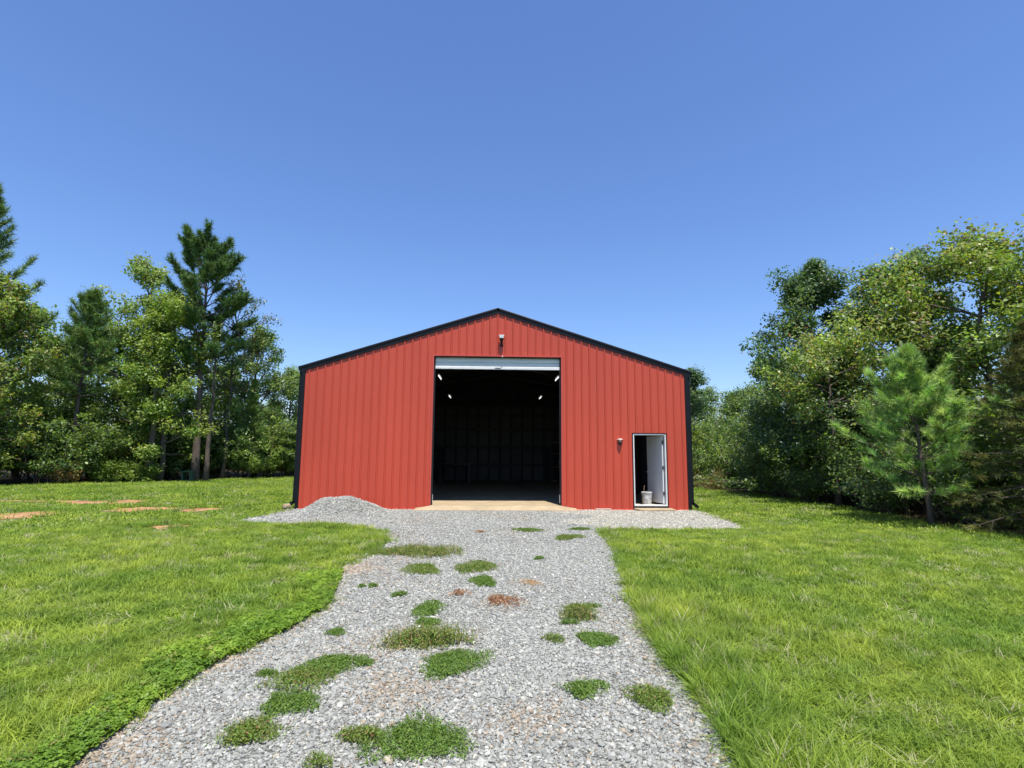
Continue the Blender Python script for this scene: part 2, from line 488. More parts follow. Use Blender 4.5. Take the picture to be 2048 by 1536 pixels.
edges = [-H] + [k * 4 * PITCH for k in range(-6, 7)] + [H]
for a, b in zip(edges, edges[1:]):
    if b - a > 0.05: wall_panel(a, b)

# screws along the girt lines of the front wall
sc = MB()
for z in (0.75, 1.6, 2.7, 3.55):
    for k in range(-24, 25):
        for dx in (0.045,):
            x = k * PITCH + dx
            if DL - .05 < x < DR + .05: continue
            if PL - .05 < x < PR + .05 and z < PT + .05: continue
            sc.box(x - 0.006, x + 0.006, -0.006, 0.0, z - 0.006, z + 0.006)
o = sc.build('panel_screws', M['red'], barn); o['kind'] = 'stuff'

# side and back walls, ribbed
def ribbed_run(n, length):
    out = []
    k = 0
    while k * PITCH < length:
        b = k * PITCH
        for d, h in ((0.0, 0.0), (0.16, 0.0), (0.182, 0.021), (0.202, 0.021)):
            if b + d < length: out.append((b + d, h))
        k += 1
    out.append((length, 0.0))
    return out
for sx in (-1, 1):
    prof = ribbed_run(0, DEPTH); v, f = [], []
    for (ya, ha), (yb, hb) in zip(prof, prof[1:]):
        b = len(v)
        v += [(sx * (H + 0.002 + ha), ya + .01, 0.02), (sx * (H + 0.002 + hb), yb + .01, 0.02), (sx * (H + 0.002 + hb), yb + .01, EAVE), (sx * (H + 0.002 + ha), ya + .01, EAVE)]
        f.append((b, b + 1, b + 2, b + 3))
    me = bpy.data.meshes.new('side_wall'); me.from_pydata(v, [], f)
    link('side_wall', me, M['red'], barn)
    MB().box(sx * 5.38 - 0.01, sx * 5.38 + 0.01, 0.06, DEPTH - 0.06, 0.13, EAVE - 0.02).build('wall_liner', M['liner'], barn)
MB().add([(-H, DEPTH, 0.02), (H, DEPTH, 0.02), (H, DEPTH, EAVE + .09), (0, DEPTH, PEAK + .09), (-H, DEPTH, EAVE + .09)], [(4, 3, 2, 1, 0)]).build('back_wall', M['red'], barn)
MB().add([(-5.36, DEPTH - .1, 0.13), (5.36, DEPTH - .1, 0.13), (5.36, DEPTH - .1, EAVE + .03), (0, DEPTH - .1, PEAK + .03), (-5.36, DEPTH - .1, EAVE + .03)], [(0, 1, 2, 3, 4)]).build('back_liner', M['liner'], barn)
# inner face of the front wall
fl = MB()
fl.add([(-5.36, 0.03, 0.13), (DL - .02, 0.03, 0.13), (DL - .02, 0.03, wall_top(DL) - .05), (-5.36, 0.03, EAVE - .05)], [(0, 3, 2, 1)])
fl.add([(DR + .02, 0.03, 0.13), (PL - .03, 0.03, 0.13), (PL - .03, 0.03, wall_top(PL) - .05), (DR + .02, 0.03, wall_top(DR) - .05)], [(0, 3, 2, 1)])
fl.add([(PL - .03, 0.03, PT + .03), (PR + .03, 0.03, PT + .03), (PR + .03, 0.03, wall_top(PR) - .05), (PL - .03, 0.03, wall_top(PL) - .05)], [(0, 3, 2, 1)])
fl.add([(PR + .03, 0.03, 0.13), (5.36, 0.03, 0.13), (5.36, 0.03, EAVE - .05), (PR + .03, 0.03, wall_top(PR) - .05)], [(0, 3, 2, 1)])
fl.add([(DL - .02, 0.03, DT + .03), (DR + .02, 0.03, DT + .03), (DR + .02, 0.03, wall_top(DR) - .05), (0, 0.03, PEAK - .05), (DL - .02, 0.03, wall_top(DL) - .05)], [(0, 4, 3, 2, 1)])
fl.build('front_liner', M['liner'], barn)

# roof: ribbed sheets on both slopes, ridge cap, rake trim, gutters
for sx in (-1, 1):
    prof = ribbed_run(0, DEPTH + 0.16); v, f = [], []
    xe = H + 0.16
    for (ya, ha), (yb, hb) in zip(prof, prof[1:]):
        b = len(v)
        ze = PEAK + 0.10 - xe * SL; zp = PEAK + 0.10
        v += [(0.0, ya - .05, zp + ha), (0.0, yb - .05, zp + hb), (sx * xe, yb - .05, ze + hb), (sx * xe, ya - .05, ze + ha)]
        f.append((b, b + 1, b + 2, b + 3))
    me = bpy.data.meshes.new('roof'); me.from_pydata(v, [], f)
    link('roof', me, M['black'], barn)
    # insulated underside of the roof
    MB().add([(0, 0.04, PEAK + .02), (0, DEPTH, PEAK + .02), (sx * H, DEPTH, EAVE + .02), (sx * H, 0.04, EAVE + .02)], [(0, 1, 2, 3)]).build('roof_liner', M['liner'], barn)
    # rake trim along the gable edge
    d = Vector((sx * (H + 0.17), 0, -(H + 0.17) * SL)); n = Vector((-d.z * sx, 0, d.x * sx)).normalized()
    prof = [(0.03, -0.035), (-0.035, -0.035), (-0.036, 0.055), (-0.052, 0.068), (-0.056, 0.108), (-0.040, 0.132), (0.12, 0.137), (0.12, 0.125), (0.03, 0.118)]
    MB().extrude(prof, (0, 0, PEAK), Vector((0, 0, PEAK)) + d, (0, 1, 0), n).build('rake_trim', M['black'], barn)
    # corner trim
    c0, c1 = sx * (H - 0.005), sx * (H + 0.085)
    MB().box(min(c0, c1), max(c0, c1), -0.032, 0.10, 0.0, EAVE - 0.02).build('corner_trim', M['black'], barn, 0.004)
    # gutter and downspout
    gx = sx * (H + 0.13)
    g = MB().extrude([(0.0, 0.0), (0.10, 0.0), (0.13, 0.05), (0.135, 0.11), (0.12, 0.11), (0.115, 0.06), (0.09, 0.012), (0.012, 0.012), (0.012, 0.11), (0.0, 0.11)],
                     (sx * (H + .03), -0.03, EAVE - .10), (sx * (H + .03), DEPTH + .05, EAVE - .10), (sx, 0, 0), (0, 0, 1)).build('gutter', M['black'], barn)
    MB().box(min(sx * (H + .03), sx * (H + .16)), max(sx * (H + .03), sx * (H + .16)), -0.036, -0.031, EAVE - .10, EAVE + .01).build('end_cap', M['black'], g)
    dx = sx * (H + 0.125)
    dp = MB()
    dp.box(dx - 0.038, dx + 0.038, 0.0, 0.09, 0.16, EAVE - .09)
    dp.extrude([(0, 0), (0.076, 0), (0.076, 0.09), (0, 0.09)], (dx - 0.038 * sx, 0.0, 0.20), (dx + 0.14 * sx, 0.0, 0.06), (0.61 * sx, 0, 0.79), (0, 1, 0))
    ds = dp.build('downspout', M['black'], barn, 0.006)
    for z in (0.7, 2.2, 3.4):
        MB().box(dx - 0.043, dx + 0.043, -0.005, 0.094, z, z + 0.03).build('strap', M['black'], ds)
MB().extrude([(-0.16, -0.16 * SL), (0, 0), (0.16, -0.16 * SL), (0.16, -0.16 * SL + 0.012), (0, 0.016), (-0.16, -0.16 * SL + 0.012)],
             (0, 0.0, PEAK + 0.128), (0, DEPTH + .1, PEAK + 0.128), (1, 0, 0), (0, 0, 1)).build('ridge_cap', M['black'], barn)
# base trim
for a, b in ((-H + .01, DL - 0.003), (DR + 0.003, PL - .05), (PR + .05, H - .01)):
    MB().extrude([(0.004, 0.0), (-0.033, 0.0), (-0.030, 0.022), (0.004, 0.03)], (a, 0, 0.0), (b, 0, 0.0), (0, 1, 0), (0, 0, 1)).build('base_trim', M['darkred'], barn)
# vehicle opening trim
MB().box(DL - .045, DR + .045, -0.030, 0.0, DT - .012, DT + .03).build('header_trim', M['darkred'], barn)
MB().box(DL - .045, DL, -0.030, 0.03, 0.02, DT - .014).build('jamb_trim', M['darkred'], barn)
MB().box(DR, DR + .045, -0.030, 0.03, 0.02, DT - .014).build('jamb_trim', M['darkred'], barn)
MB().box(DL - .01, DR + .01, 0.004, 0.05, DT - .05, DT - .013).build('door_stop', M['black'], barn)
for x, s_ in ((DL - .01, 1), (DR + .01, -1)):
    g = MB().box(min(x, x + .05 * s_), max(x, x + .05 * s_), 0.055, 0.13, 0.13, DT - .05).build('door_guide', M['dark_metal'], barn)
    MB().box(min(x + .0505 * s_, x + .058 * s_), max(x + .0505 * s_, x + .058 * s_), 0.06, 0.10, 0.20, 0.42).build('guide_bracket', M['white'], g)
# rolled door: last slats of the curtain hang below the header
rd = MB().tube([(DL + .02, 0.42, DT + 0.12), (DR - .02, 0.42, DT + 0.12)], 0.24, 24).build('rolled_curtain', M['curtain'], barn, smooth=True)
zc = DT - 0.055
for i in range(3):
    z1, z0 = DT + .06 - i * 0.118, DT + .06 - (i + 1) * 0.118
    prof = [(0.086, z0), (0.074, z0 + .012), (0.070, z0 + .059), (0.074, z1 - .014), (0.086, z1 - .003), (0.090, z1 - .003), (0.090, z0)]
    MB().extrude(prof, (DL + .03, 0, 0), (DR - .03, 0, 0), (0, 1, 0), (0, 0, 1)).build('slat', M['curtain'], rd)
zb = DT + .06 - 3 * 0.118
bb = MB().extrude([(0.062, zb - .085), (0.058, zb - .075), (0.058, zb - .012), (0.07, zb - .001), (0.095, zb - .001), (0.095, zb - .085)], (DL + .025, 0, 0), (DR - .025, 0, 0), (0, 1, 0), (0, 0, 1)).build('bottom_bar', M['white'], rd)
MB().box(-0.07, 0.09, 0.050, 0.056, zb - .055, zb - .035).build('lift_handle', M['dark_metal'], rd)
MB().lathe([(0.0, 0.0), (0.018, 0.004), (0.02, 0.02), (0.012, 0.034), (0.0, 0.036)], 12, (0.14, -0.04, DT - .03)).build('door_sensor', M['white'], barn)

# slab and ramps
MB().box(-5.36, 5.36, 0.012, DEPTH - .1, -0.05, 0.125).build('floor_slab', M['concrete'], barn)
MB().add([(DL - .02, 0.011, 0.122), (DR + .02, 0.011, 0.122), (DR + .02, -0.05, 0.118), (DL - .02, -0.05, 0.118),
          (DL - .42, -0.36, 0.03), (DR + .42, -0.36, 0.03), (DL - .42, -0.36, -0.05), (DR + .42, -0.36, -0.05), (DL - .40, -0.03, 0.06), (DR + .40, -0.03, 0.06), (DL - .42, -0.03, -0.05), (DR + .42, -0.03, -0.05)],
         [(0, 3, 2, 1), (3, 4, 5, 2), (4, 6, 7, 5), (3, 8, 4), (2, 5, 9), (8, 10, 6, 4), (9, 5, 7, 11)]).build('concrete_ramp', M['concrete'], barn)
st = MB()
st.add([(PL - .02, -0.03, -.05), (PR + .10, -0.03, -.05), (PR + .10, -0.36, -.05), (PL + .06, -0.36, -.05), (PL - .02, -0.03, 0.075), (PR + .10, -0.03, 0.075), (PR + .12, -0.36, 0.06), (PL + .08, -0.36, 0.06)],
       [(0, 1, 2, 3), (4, 7, 6, 5), (0, 4, 5, 1), (1, 5, 6, 2), (2, 6, 7, 3), (3, 7, 4, 0)])
st.build('concrete_step', M['concrete'], barn, 0.008)

# walk door
fr = MB()
fr.box(PL, PL + .034, -0.022, 0.09, 0.161, PT); fr.box(PR - .034, PR, -0.022, 0.09, 0.161, PT); fr.box(PL + .034, PR - .034, -0.022, 0.09, PT - .034, PT)
fr.build('door_frame', M['white'], barn, 0.003)
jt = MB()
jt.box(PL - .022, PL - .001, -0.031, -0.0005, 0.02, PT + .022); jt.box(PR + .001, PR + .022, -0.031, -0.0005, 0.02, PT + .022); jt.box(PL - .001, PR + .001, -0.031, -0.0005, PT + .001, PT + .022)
jt.build('frame_shadow_trim', M['black'], barn)  # trim coloured black to draw the shadow line around the frame
MB().box(PL + .0, PR - .0, -0.035, 0.10, 0.1255, 0.160).build('threshold', M['white'], barn, 0.003)
MB().box(PL + .01, PR - .01, -0.031, -0.001, 0.082, 0.124).build('sill_strip', M['dark_metal'], barn)
hx, hy = PR - .05, 0.085
door = empty('door', (hx, hy, 0.0), R(180 - 77)); door.parent = barn
MB().box(0.0, 0.87, 0.0, 0.044, 0.185, PT - .05).build('door_leaf', M['doorwhite'], door, 0.003)
for z in (0.42, 1.15, 1.88):
    MB().box(-0.02, 0.035, -0.003, 0.02, z, z + .1).tube([(-0.012, 0.045, z), (-0.012, 0.045, z + .1)], 0.011, 8).build('hinge', M['dark_metal'], door)
kn = MB()
for s_ in (-1, 1):
    y0 = 0.022 + s_ * 0.022
    kn.tube([(0.80, y0, 1.06), (0.80, y0 + s_ * .012, 1.06), (0.80, y0 + s_ * .045, 1.06), (0.80, y0 + s_ * .06, 1.06), (0.80, y0 + s_ * .075, 1.06)], [0.032, 0.03, 0.012, 0.028, 0.018], 12)
kn.build('door_knob', M['steel'], door, smooth=True)
MB().tube([(0.80, -0.02, 1.2), (0.80, 0.062, 1.2)], 0.026, 12).build('deadbolt', M['steel'], door)

# inside: trusses, columns, girts, lined back wall
for y in (1.6, 4.4, 7.2, 10.0):
    t = MB(); r_ = 0.028
    z0 = EAVE - 0.45
    for sx in (-1, 1):
        t.tube([(0, y, PEAK - .12), (sx * 5.3, y, EAVE - .05)], 0.035, 6)
        t.tube([(0, y, PEAK - .85), (sx * 2.6, y, PEAK - 1.25), (sx * 5.3, y, z0)], 0.035, 6)
        for k in range(8):
            xa, xb = k * 0.66, (k + .5) * 0.66; xc = (k + 1) * 0.66
            lo = lambda x: (PEAK - .85 - x * .4 / 2.6) if x < 2.6 else (PEAK - 1.25 - (x - 2.6) * (PEAK - 1.25 - z0) / 2.7)
            t.tube([(sx * xa, y, lo(xa)), (sx * xb, y, PEAK - .12 - xb * SL)], r_ * .6, 5)
            t.tube([(sx * xb, y, PEAK - .12 - xb * SL), (sx * xc, y, lo(xc))], r_ * .6, 5)
        t.box(sx * 5.22 - .06, sx * 5.22 + .06, y - .06, y + .06, 0.125, EAVE - .02)
    t.build('roof_truss', M['frame_steel'], barn)
for z in (0.95, 1.85, 2.75, 3.45):
    MB().box(-5.3, 5.3, DEPTH - .16, DEPTH - .105, z - .04, z + .04).build('wall_girt', M['frame_steel'], barn)
for k in range(-9, 10):
    x = k * 0.56
    for z0, z1 in ((0.2, 0.88), (1.02, 1.78), (1.92, 2.68), (2.82, 3.38), (3.52, 3.9)):
        if abs(k) > 4 and z0 < 1.9: continue
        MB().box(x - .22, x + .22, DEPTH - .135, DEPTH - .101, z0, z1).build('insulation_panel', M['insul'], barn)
MB().box(-0.9, 0.95, DEPTH - .24, DEPTH - .165, 2.70, 2.82).build('door_header_board', M['frame_wood'], barn)

# ------------------------------------------------------------------ lamps
def strip_light(x, y, z, label):
    o = empty('strip_light', (x, y, z)); tag(o, label, 'light', 'strip lights hanging inside the barn')
    MB().tube([(0, -.48, 0), (0, .48, 0)], 0.012, 10).build('tube', M['tube'], o)
    MB().box(-.05, .05, -.58, .58, 0.03, 0.07).build('housing', M['steel'], o)
    for s_ in (-1, 1):
        MB().tube([(0, s_ * .5, .07), (0, s_ * .5, .35)], 0.006, 5).build('hanger', M['dark_metal'], o)
strip_light(-2.02, 3.6, 4.24, 'lit white strip light inside the barn, nearer one at the upper left of the doorway')
strip_light(2.18, 3.6, 4.24, 'lit white strip light inside the barn, nearer one at the upper right of the doorway')
strip_light(-2.02, 8.2, 4.02, 'short lit white strip light inside the barn, farther one on the left')
strip_light(2.0, 8.2, 4.02, 'short lit white strip light inside the barn, farther one on the right')

fl_ = empty('flood_light', (0.11, 0.0, 4.9)); tag(fl_, 'white faced black flood light under the roof peak above the doorway', 'light')
MB().add([(-.055, -.165, .0), (.055, -.165, .0), (.055, -.075, .0), (-.055, -.075, .0), (-.078, -.175, .095), (.078, -.175, .095), (.078, -.065, .095), (-.078, -.065, .095)],
         [(0, 3, 2, 1), (4, 5, 6, 7), (0, 1, 5, 4), (1, 2, 6, 5), (2, 3, 7, 6), (3, 0, 4, 7)]).build('lamp_head', M['white'], fl_, 0.008)
MB().add([(-.02, -.08, -.14), (.02, -.08, -.14), (.02, -.05, -.14), (-.02, -.05, -.14), (-.062, -.17, -.004), (.062, -.17, -.004), (.062, -.07, -.004), (-.062, -.07, -.004)],
         [(0, 3, 2, 1), (4, 5, 6, 7), (0, 1, 5, 4), (1, 2, 6, 5), (2, 3, 7, 6), (3, 0, 4, 7)]).build('lamp_body', M['black'], fl_, 0.008)
MB().tube([(0, -.065, -.13), (0, -.05, -.18), (0, -.002, -.19)], 0.014, 8).build('bracket_arm', M['black'], fl_)
MB().tube([(0, -.001, -.19), (0, -.03, -.19)], 0.04, 12).build('wall_plate', M['black'], fl_)

wl = empty('wall_lamp', (3.55, 0.0, 1.98)); tag(wl, 'small hooded wall lamp left of the walk door', 'lamp')
hood = MB(); n = 14; vs_ = []
for z, s_ in ((0.0, 1.0), (0.012, 1.03), (0.045, 0.8), (0.055, 0.3)):
    for k in range(n + 1):
        a = math.pi * k / n
        vs_.append((-.085 * s_ * math.cos(a), -.005 - .13 * s_ * math.sin(a), z))
fs = []
for i in range(3):
    for k in range(n):
        fs.append((i * (n + 1) + k, i * (n + 1) + k + 1, (i + 1) * (n + 1) + k + 1, (i + 1) * (n + 1) + k))
fs.append(tuple(range(n, -1, -1))); fs.append(tuple(3 * (n + 1) + k for k in range(n + 1)))
hood.add(vs_, fs).build('hood', mat_plain('lamp_hood', (0.45, 0.33, 0.28), 0.4), wl)
MB().box(-.035, .035, -.05, -.001, -.13, -.001).build('back_plate', M['dark_metal'], wl, 0.006)
MB().tube([(0, -.06, -.002), (0, -.06, -.05)], 0.022, 10).build('bulb', M['white'], wl)

# bucket inside the walk door, with a handle and rags
bk = empty('bucket', (4.42, 0.42, 0.127)); tag(bk, 'white plastic bucket on the floor inside the walk door', 'bucket')
b = MB(); n = 24; prof = [(0.11, 0.0), (0.125, 0.0), (0.152, 0.33), (0.162, 0.335), (0.162, 0.36), (0.150, 0.365), (0.142, 0.34), (0.118, 0.02), (0.0, 0.02)]
b.lathe(prof, n).build('pail', M['pail'], bk, smooth=False)
MB().tube([(0.16 * math.cos(a), 0.02, 0.33 - 0.16 * math.sin(a)) for a in [math.pi * k / 10 for k in range(11)]], 0.004, 6).build('bail_handle', M['steel'], bk)
MB().tube([(-.05, 0, .1), (-.07, .02, .48), (-.05, .03, .55)], 0.008, 6).tube([(.02, .03, .1), (.05, .05, .40)], 0.012, 6).build('stick', M['wood'], bk)

# dim things along the barn's inside
def shelf_unit(x, y, label):
    o = empty('storage_shelf', (x, y, 0.126)); tag(o, label, 'shelf')
    for z in (0.1, 0.75, 1.4, 1.95): MB().box(-.8, .8, -.25, .25, z, z + .03).build('shelf_board', M['wood'], o)
    for sx in (-.78, .78):
        for sy in (-.23, .23): MB().box(sx - .02, sx + .02, sy - .02, sy + .02, 0, 2.1).build('post', M['dark_metal'], o)
shelf_unit(3.6, 10.9, 'dark storage shelf against the back wall at the right, inside the barn')
shelf_unit(-3.6, 10.9, 'dark storage shelf against the back wall at the left, inside the barn')
def carton(x, y, z, w, h, m, label):
    o = MB().box(-w / 2, w / 2, -.2, .2, 0, h).build('storage_box', m, None, 0.01); o.location = (x, y, z + .127)
    tag(o, label, 'box')
carton(3.3, 10.85, 0.78, .45, .34, M['insul'], 'pale box on the right storage shelf, lower of two')
carton(3.9, 10.85, 1.43, .4, .3, M['insul'], 'pale box on the right storage shelf, upper of two')
carton(-3.3, 10.85, 0.13, .5, .5, M['blue_plastic'], 'dark blue box at the bottom of the left storage shelf')
wb = empty('workbench', (-1.9, 10.6, 0.126)); tag(wb, 'dark workbench against the back wall inside the barn', 'workbench')
MB().box(-.75, .75, -.35, .35, .86, .92).build('bench_top', M['dark_metal'], wb)
for sx in (-.7, .7):
    for sy in (-.3, .3): MB().box(sx - .04, sx + .04, sy - .04, sy + .04, 0, .86).build('leg', M['dark_metal'], wb)

# ------------------------------------------------------------------ small things outside
bd = MB().box(3.02 - .22, 3.02 + .22, -.16, -.05, 0.012, 0.06).build('board_offcut', M['boardpale'], None, 0.006)
tag(bd, 'short pale board lying against the foot of the red wall', 'board')
import bmesh
def rock(name, loc, size, mat, seed):
    bm = bmesh.new(); bmesh.ops.create_icosphere(bm, subdivisions=2, radius=1.0)
    r = random.Random(seed)
    for v in bm.verts: v.co *= 1 + r.uniform(-.16, .16)
    bm.verts.ensure_lookup_table()
    for v in bm.verts: v.co = Vector((v.co.x * size[0], v.co.y * size[1], max(v.co.z, -.55) * size[2]))
    me = bpy.data.meshes.new(name); bm.to_mesh(me); bm.free()
    o = link(name, me, mat); o.location = loc
    return o
tag(rock('splash_stone', (-5.80, -0.02, 0.06), (0.12, 0.09, 0.11), M['tanstone'], 4), 'tan stone at the foot of the left downspout', 'stone')

tb = empty('garden_stand', (-15.75, 13.0, 0)); tag(tb, 'small green stand beside the leaning twin pine trunks', 'stand')
MB().box(-.28, .28, -.2, .2, .47, .53).build('top', M['green_paint'], tb, 0.01)
for sx in (-.2, .2):
    MB().box(sx - .04, sx + .04, -.14, .14, 0, .47).build('leg', M['green_paint'], tb)

# ------------------------------------------------------------------ trees
G_MID = (0.15, 0.215, 0.046); G_YEL = (0.20, 0.265, 0.046); G_DARK = (0.068, 0.115, 0.036); G_BLUE = (0.105, 0.16, 0.07)
G_OLIVE = (0.165, 0.19, 0.05); G_PINE = (0.085, 0.155, 0.042); G_PALE = (0.23, 0.28, 0.12); ORANGE = (0.34, 0.17, 0.06); BROWN = (0.16, 0.10, 0.05)

def leaf_quads(P, nrm, size, g, asp=0.6):
    n = len(P)
    t = g.normal(size=(n, 3)); t -= nrm * (t * nrm).sum(1, keepdims=True); t /= np.linalg.norm(t, axis=1, keepdims=True) + 1e-9
    b = np.cross(nrm, t)
    L = (size * g.uniform(0.7, 1.25, n))[:, None]; Wd = L * asp
    V = np.empty((n, 4, 3))
    V[:, 0] = P - t * L * .5; V[:, 1] = P + b * Wd * .5 + nrm * L * .06 - t * L * .06
    V[:, 2] = P + t * L * .5 - nrm * L * .1; V[:, 3] = P - b * Wd * .5 + nrm * L * .06 - t * L * .06
    return V.reshape(-1, 3), np.arange(n * 4).reshape(n, 4)

def leaf_cols(n, palette, g, per=4):
    cs = np.array([c for c, w in palette]); w = np.array([w for c, w in palette], float); w /= w.sum()
    k = g.choice(len(cs), n, p=w)
    c = 1.35 * cs[k] * g.uniform(0.72, 1.28, (n, 1)) * g.uniform(0.92, 1.08, (n, 3))
    return np.repeat(c, per, axis=0)

def path(p0, d, L, n, g, bend=(0, 0, 0.0), wob=0.06):
    pts = [np.array(p0, float)]; d = np.array(d, float); d /= np.linalg.norm(d)
    for i in range(n):
        d = d + np.array(bend) / n + g.normal(size=3) * wob
        d /= np.linalg.norm(d)
        pts.append(pts[-1] + d * L / n)
    return pts

def broad_tree(name, loc, height, radius, base, seed, palette, leaves=9000, leaf=0.14, limbs=16, lean=(0, 0), trunk_r=None, clump=0.55,
               label=None, cat='tree', group=None, bark='bark_grey', top=1.0, dens=1.0, sides=None):
    g = np.random.default_rng(seed)
    root = empty(name, loc)
    tag(root, label, cat, group)
    tr = trunk_r or height * 0.012 + 0.02
    n = 9
    tp = [np.array([lean[0] * (i / n) ** 1.2 * height + g.normal() * .04 * (i > 0) * height / 9, lean[1] * (i / n) * height + g.normal() * .04 * (i > 0) * height / 9, height * .93 * i / n]) for i in range(n + 1)]
    tb_ = MB().tube([tuple(p) for p in tp], [tr * (1.35 if i == 0 else 1) * (1 - .85 * i / n) + .01 for i in range(n + 1)], 8)
    tb_.build('trunk', M[bark], root, smooth=True)
    br = MB(); cl = []
    az0 = g.uniform(0, 6.28)
    lob = g.uniform(0.55, 1.35, 6)
    limbs = int(limbs * 1.7)
    for i in range(limbs):
        f = min(1.0, max(0.0, (i + g.normal() * 1.6) / limbs))
        h = base + (0.94 * height - base) * f
        k = min(n - 1, int(h / (height * .93) * n)); fr_ = h / (height * .93) * n - k
        p0 = tp[k] * (1 - fr_) + tp[min(n, k + 1)] * fr_
        az = az0 + i * 2.4 + g.normal() * .35
        e = (h - base) / (height - base)
        prof_ = (math.sin(math.pi * min(1, (0.18 + e * .82)) ** 0.9)) ** 0.7 if e < .98 else .2
        Lb = radius * max(0.28, prof_) * lob[int((az % 6.283) / 6.2832 * 6) % 6] * g.uniform(.8, 1.15)
        el = R(12 + 58 * e * top + g.normal() * 8)
        d = (math.cos(az) * math.cos(el), math.sin(az) * math.cos(el), math.sin(el))
        pp = path(p0, d, Lb, 6, g, (0, 0, .15 - .3 * (1 - e)), .1)
        br.tube([tuple(p) for p in pp], [max(.008, tr * .42 * (1 - e * .5) * (1 - .85 * q / 6)) for q in range(7)], 5, False)
        cl.append((pp[-1], 1.0)); cl.append((pp[-2], .9)); cl.append((pp[4], .7))
        nt_ = max(3, int(Lb * 1.9))
        for j in range(nt_):
            q = g.integers(2, 6)
            sd = g.normal(size=3); sd[2] = abs(sd[2]) * 1.0 - .15
            td = (pp[q + 1] - pp[q]); td = td / np.linalg.norm(td) + sd / np.linalg.norm(sd) * 1.0
            tl = Lb * g.uniform(.22, .45)
            tw = path(pp[q], td, tl, 3, g, (0, 0, .05), .12)
            br.tube([tuple(p) for p in tw], [max(.006, tr * .16 * (1 - .7 * z / 3)) for z in range(4)], 4, False)
            cl.append((tw[-1], 1.0)); cl.append((tw[-2], .6))
    o = br.build('branches', M[bark], root, smooth=True); o['kind'] = 'stuff'
    C = np.array([c for c, w in cl]); Wt = np.array([w for c, w in cl]) * g.uniform(.5, 1.4, len(cl))
    leaves = int(leaves * 1.25)
    per = g.choice(len(C), leaves, p=Wt / Wt.sum())
    rad = clump * g.uniform(.6, 1.25, len(C))
    off = g.normal(size=(leaves, 3)); off /= np.linalg.norm(off, axis=1, keepdims=True)
    rr = g.uniform(0.15, 1, leaves) ** .6
    P = C[per] + off * (rad[per] * rr)[:, None] * np.array([1, 1, .8])
    nrm = off * .6 + np.array([0, -.15, .6]) + g.normal(size=(leaves, 3)) * .55
    nrm /= np.linalg.norm(nrm, axis=1, keepdims=True)
    V, F = leaf_quads(P, nrm, leaf, g)
    cc = leaf_cols(leaves, palette, g)
    clt = g.uniform(.8, 1.2, (len(C), 3)) * np.array([1, 1, 1]); clt[:, 1] = (clt[:, 0] + clt[:, 1]) / 2
    cc *= np.repeat(clt[per], 4, axis=0)
    o = link('crown', np_mesh('crown', V, F, cc), M['leaf'], root); o['kind'] = 'stuff'
    return root

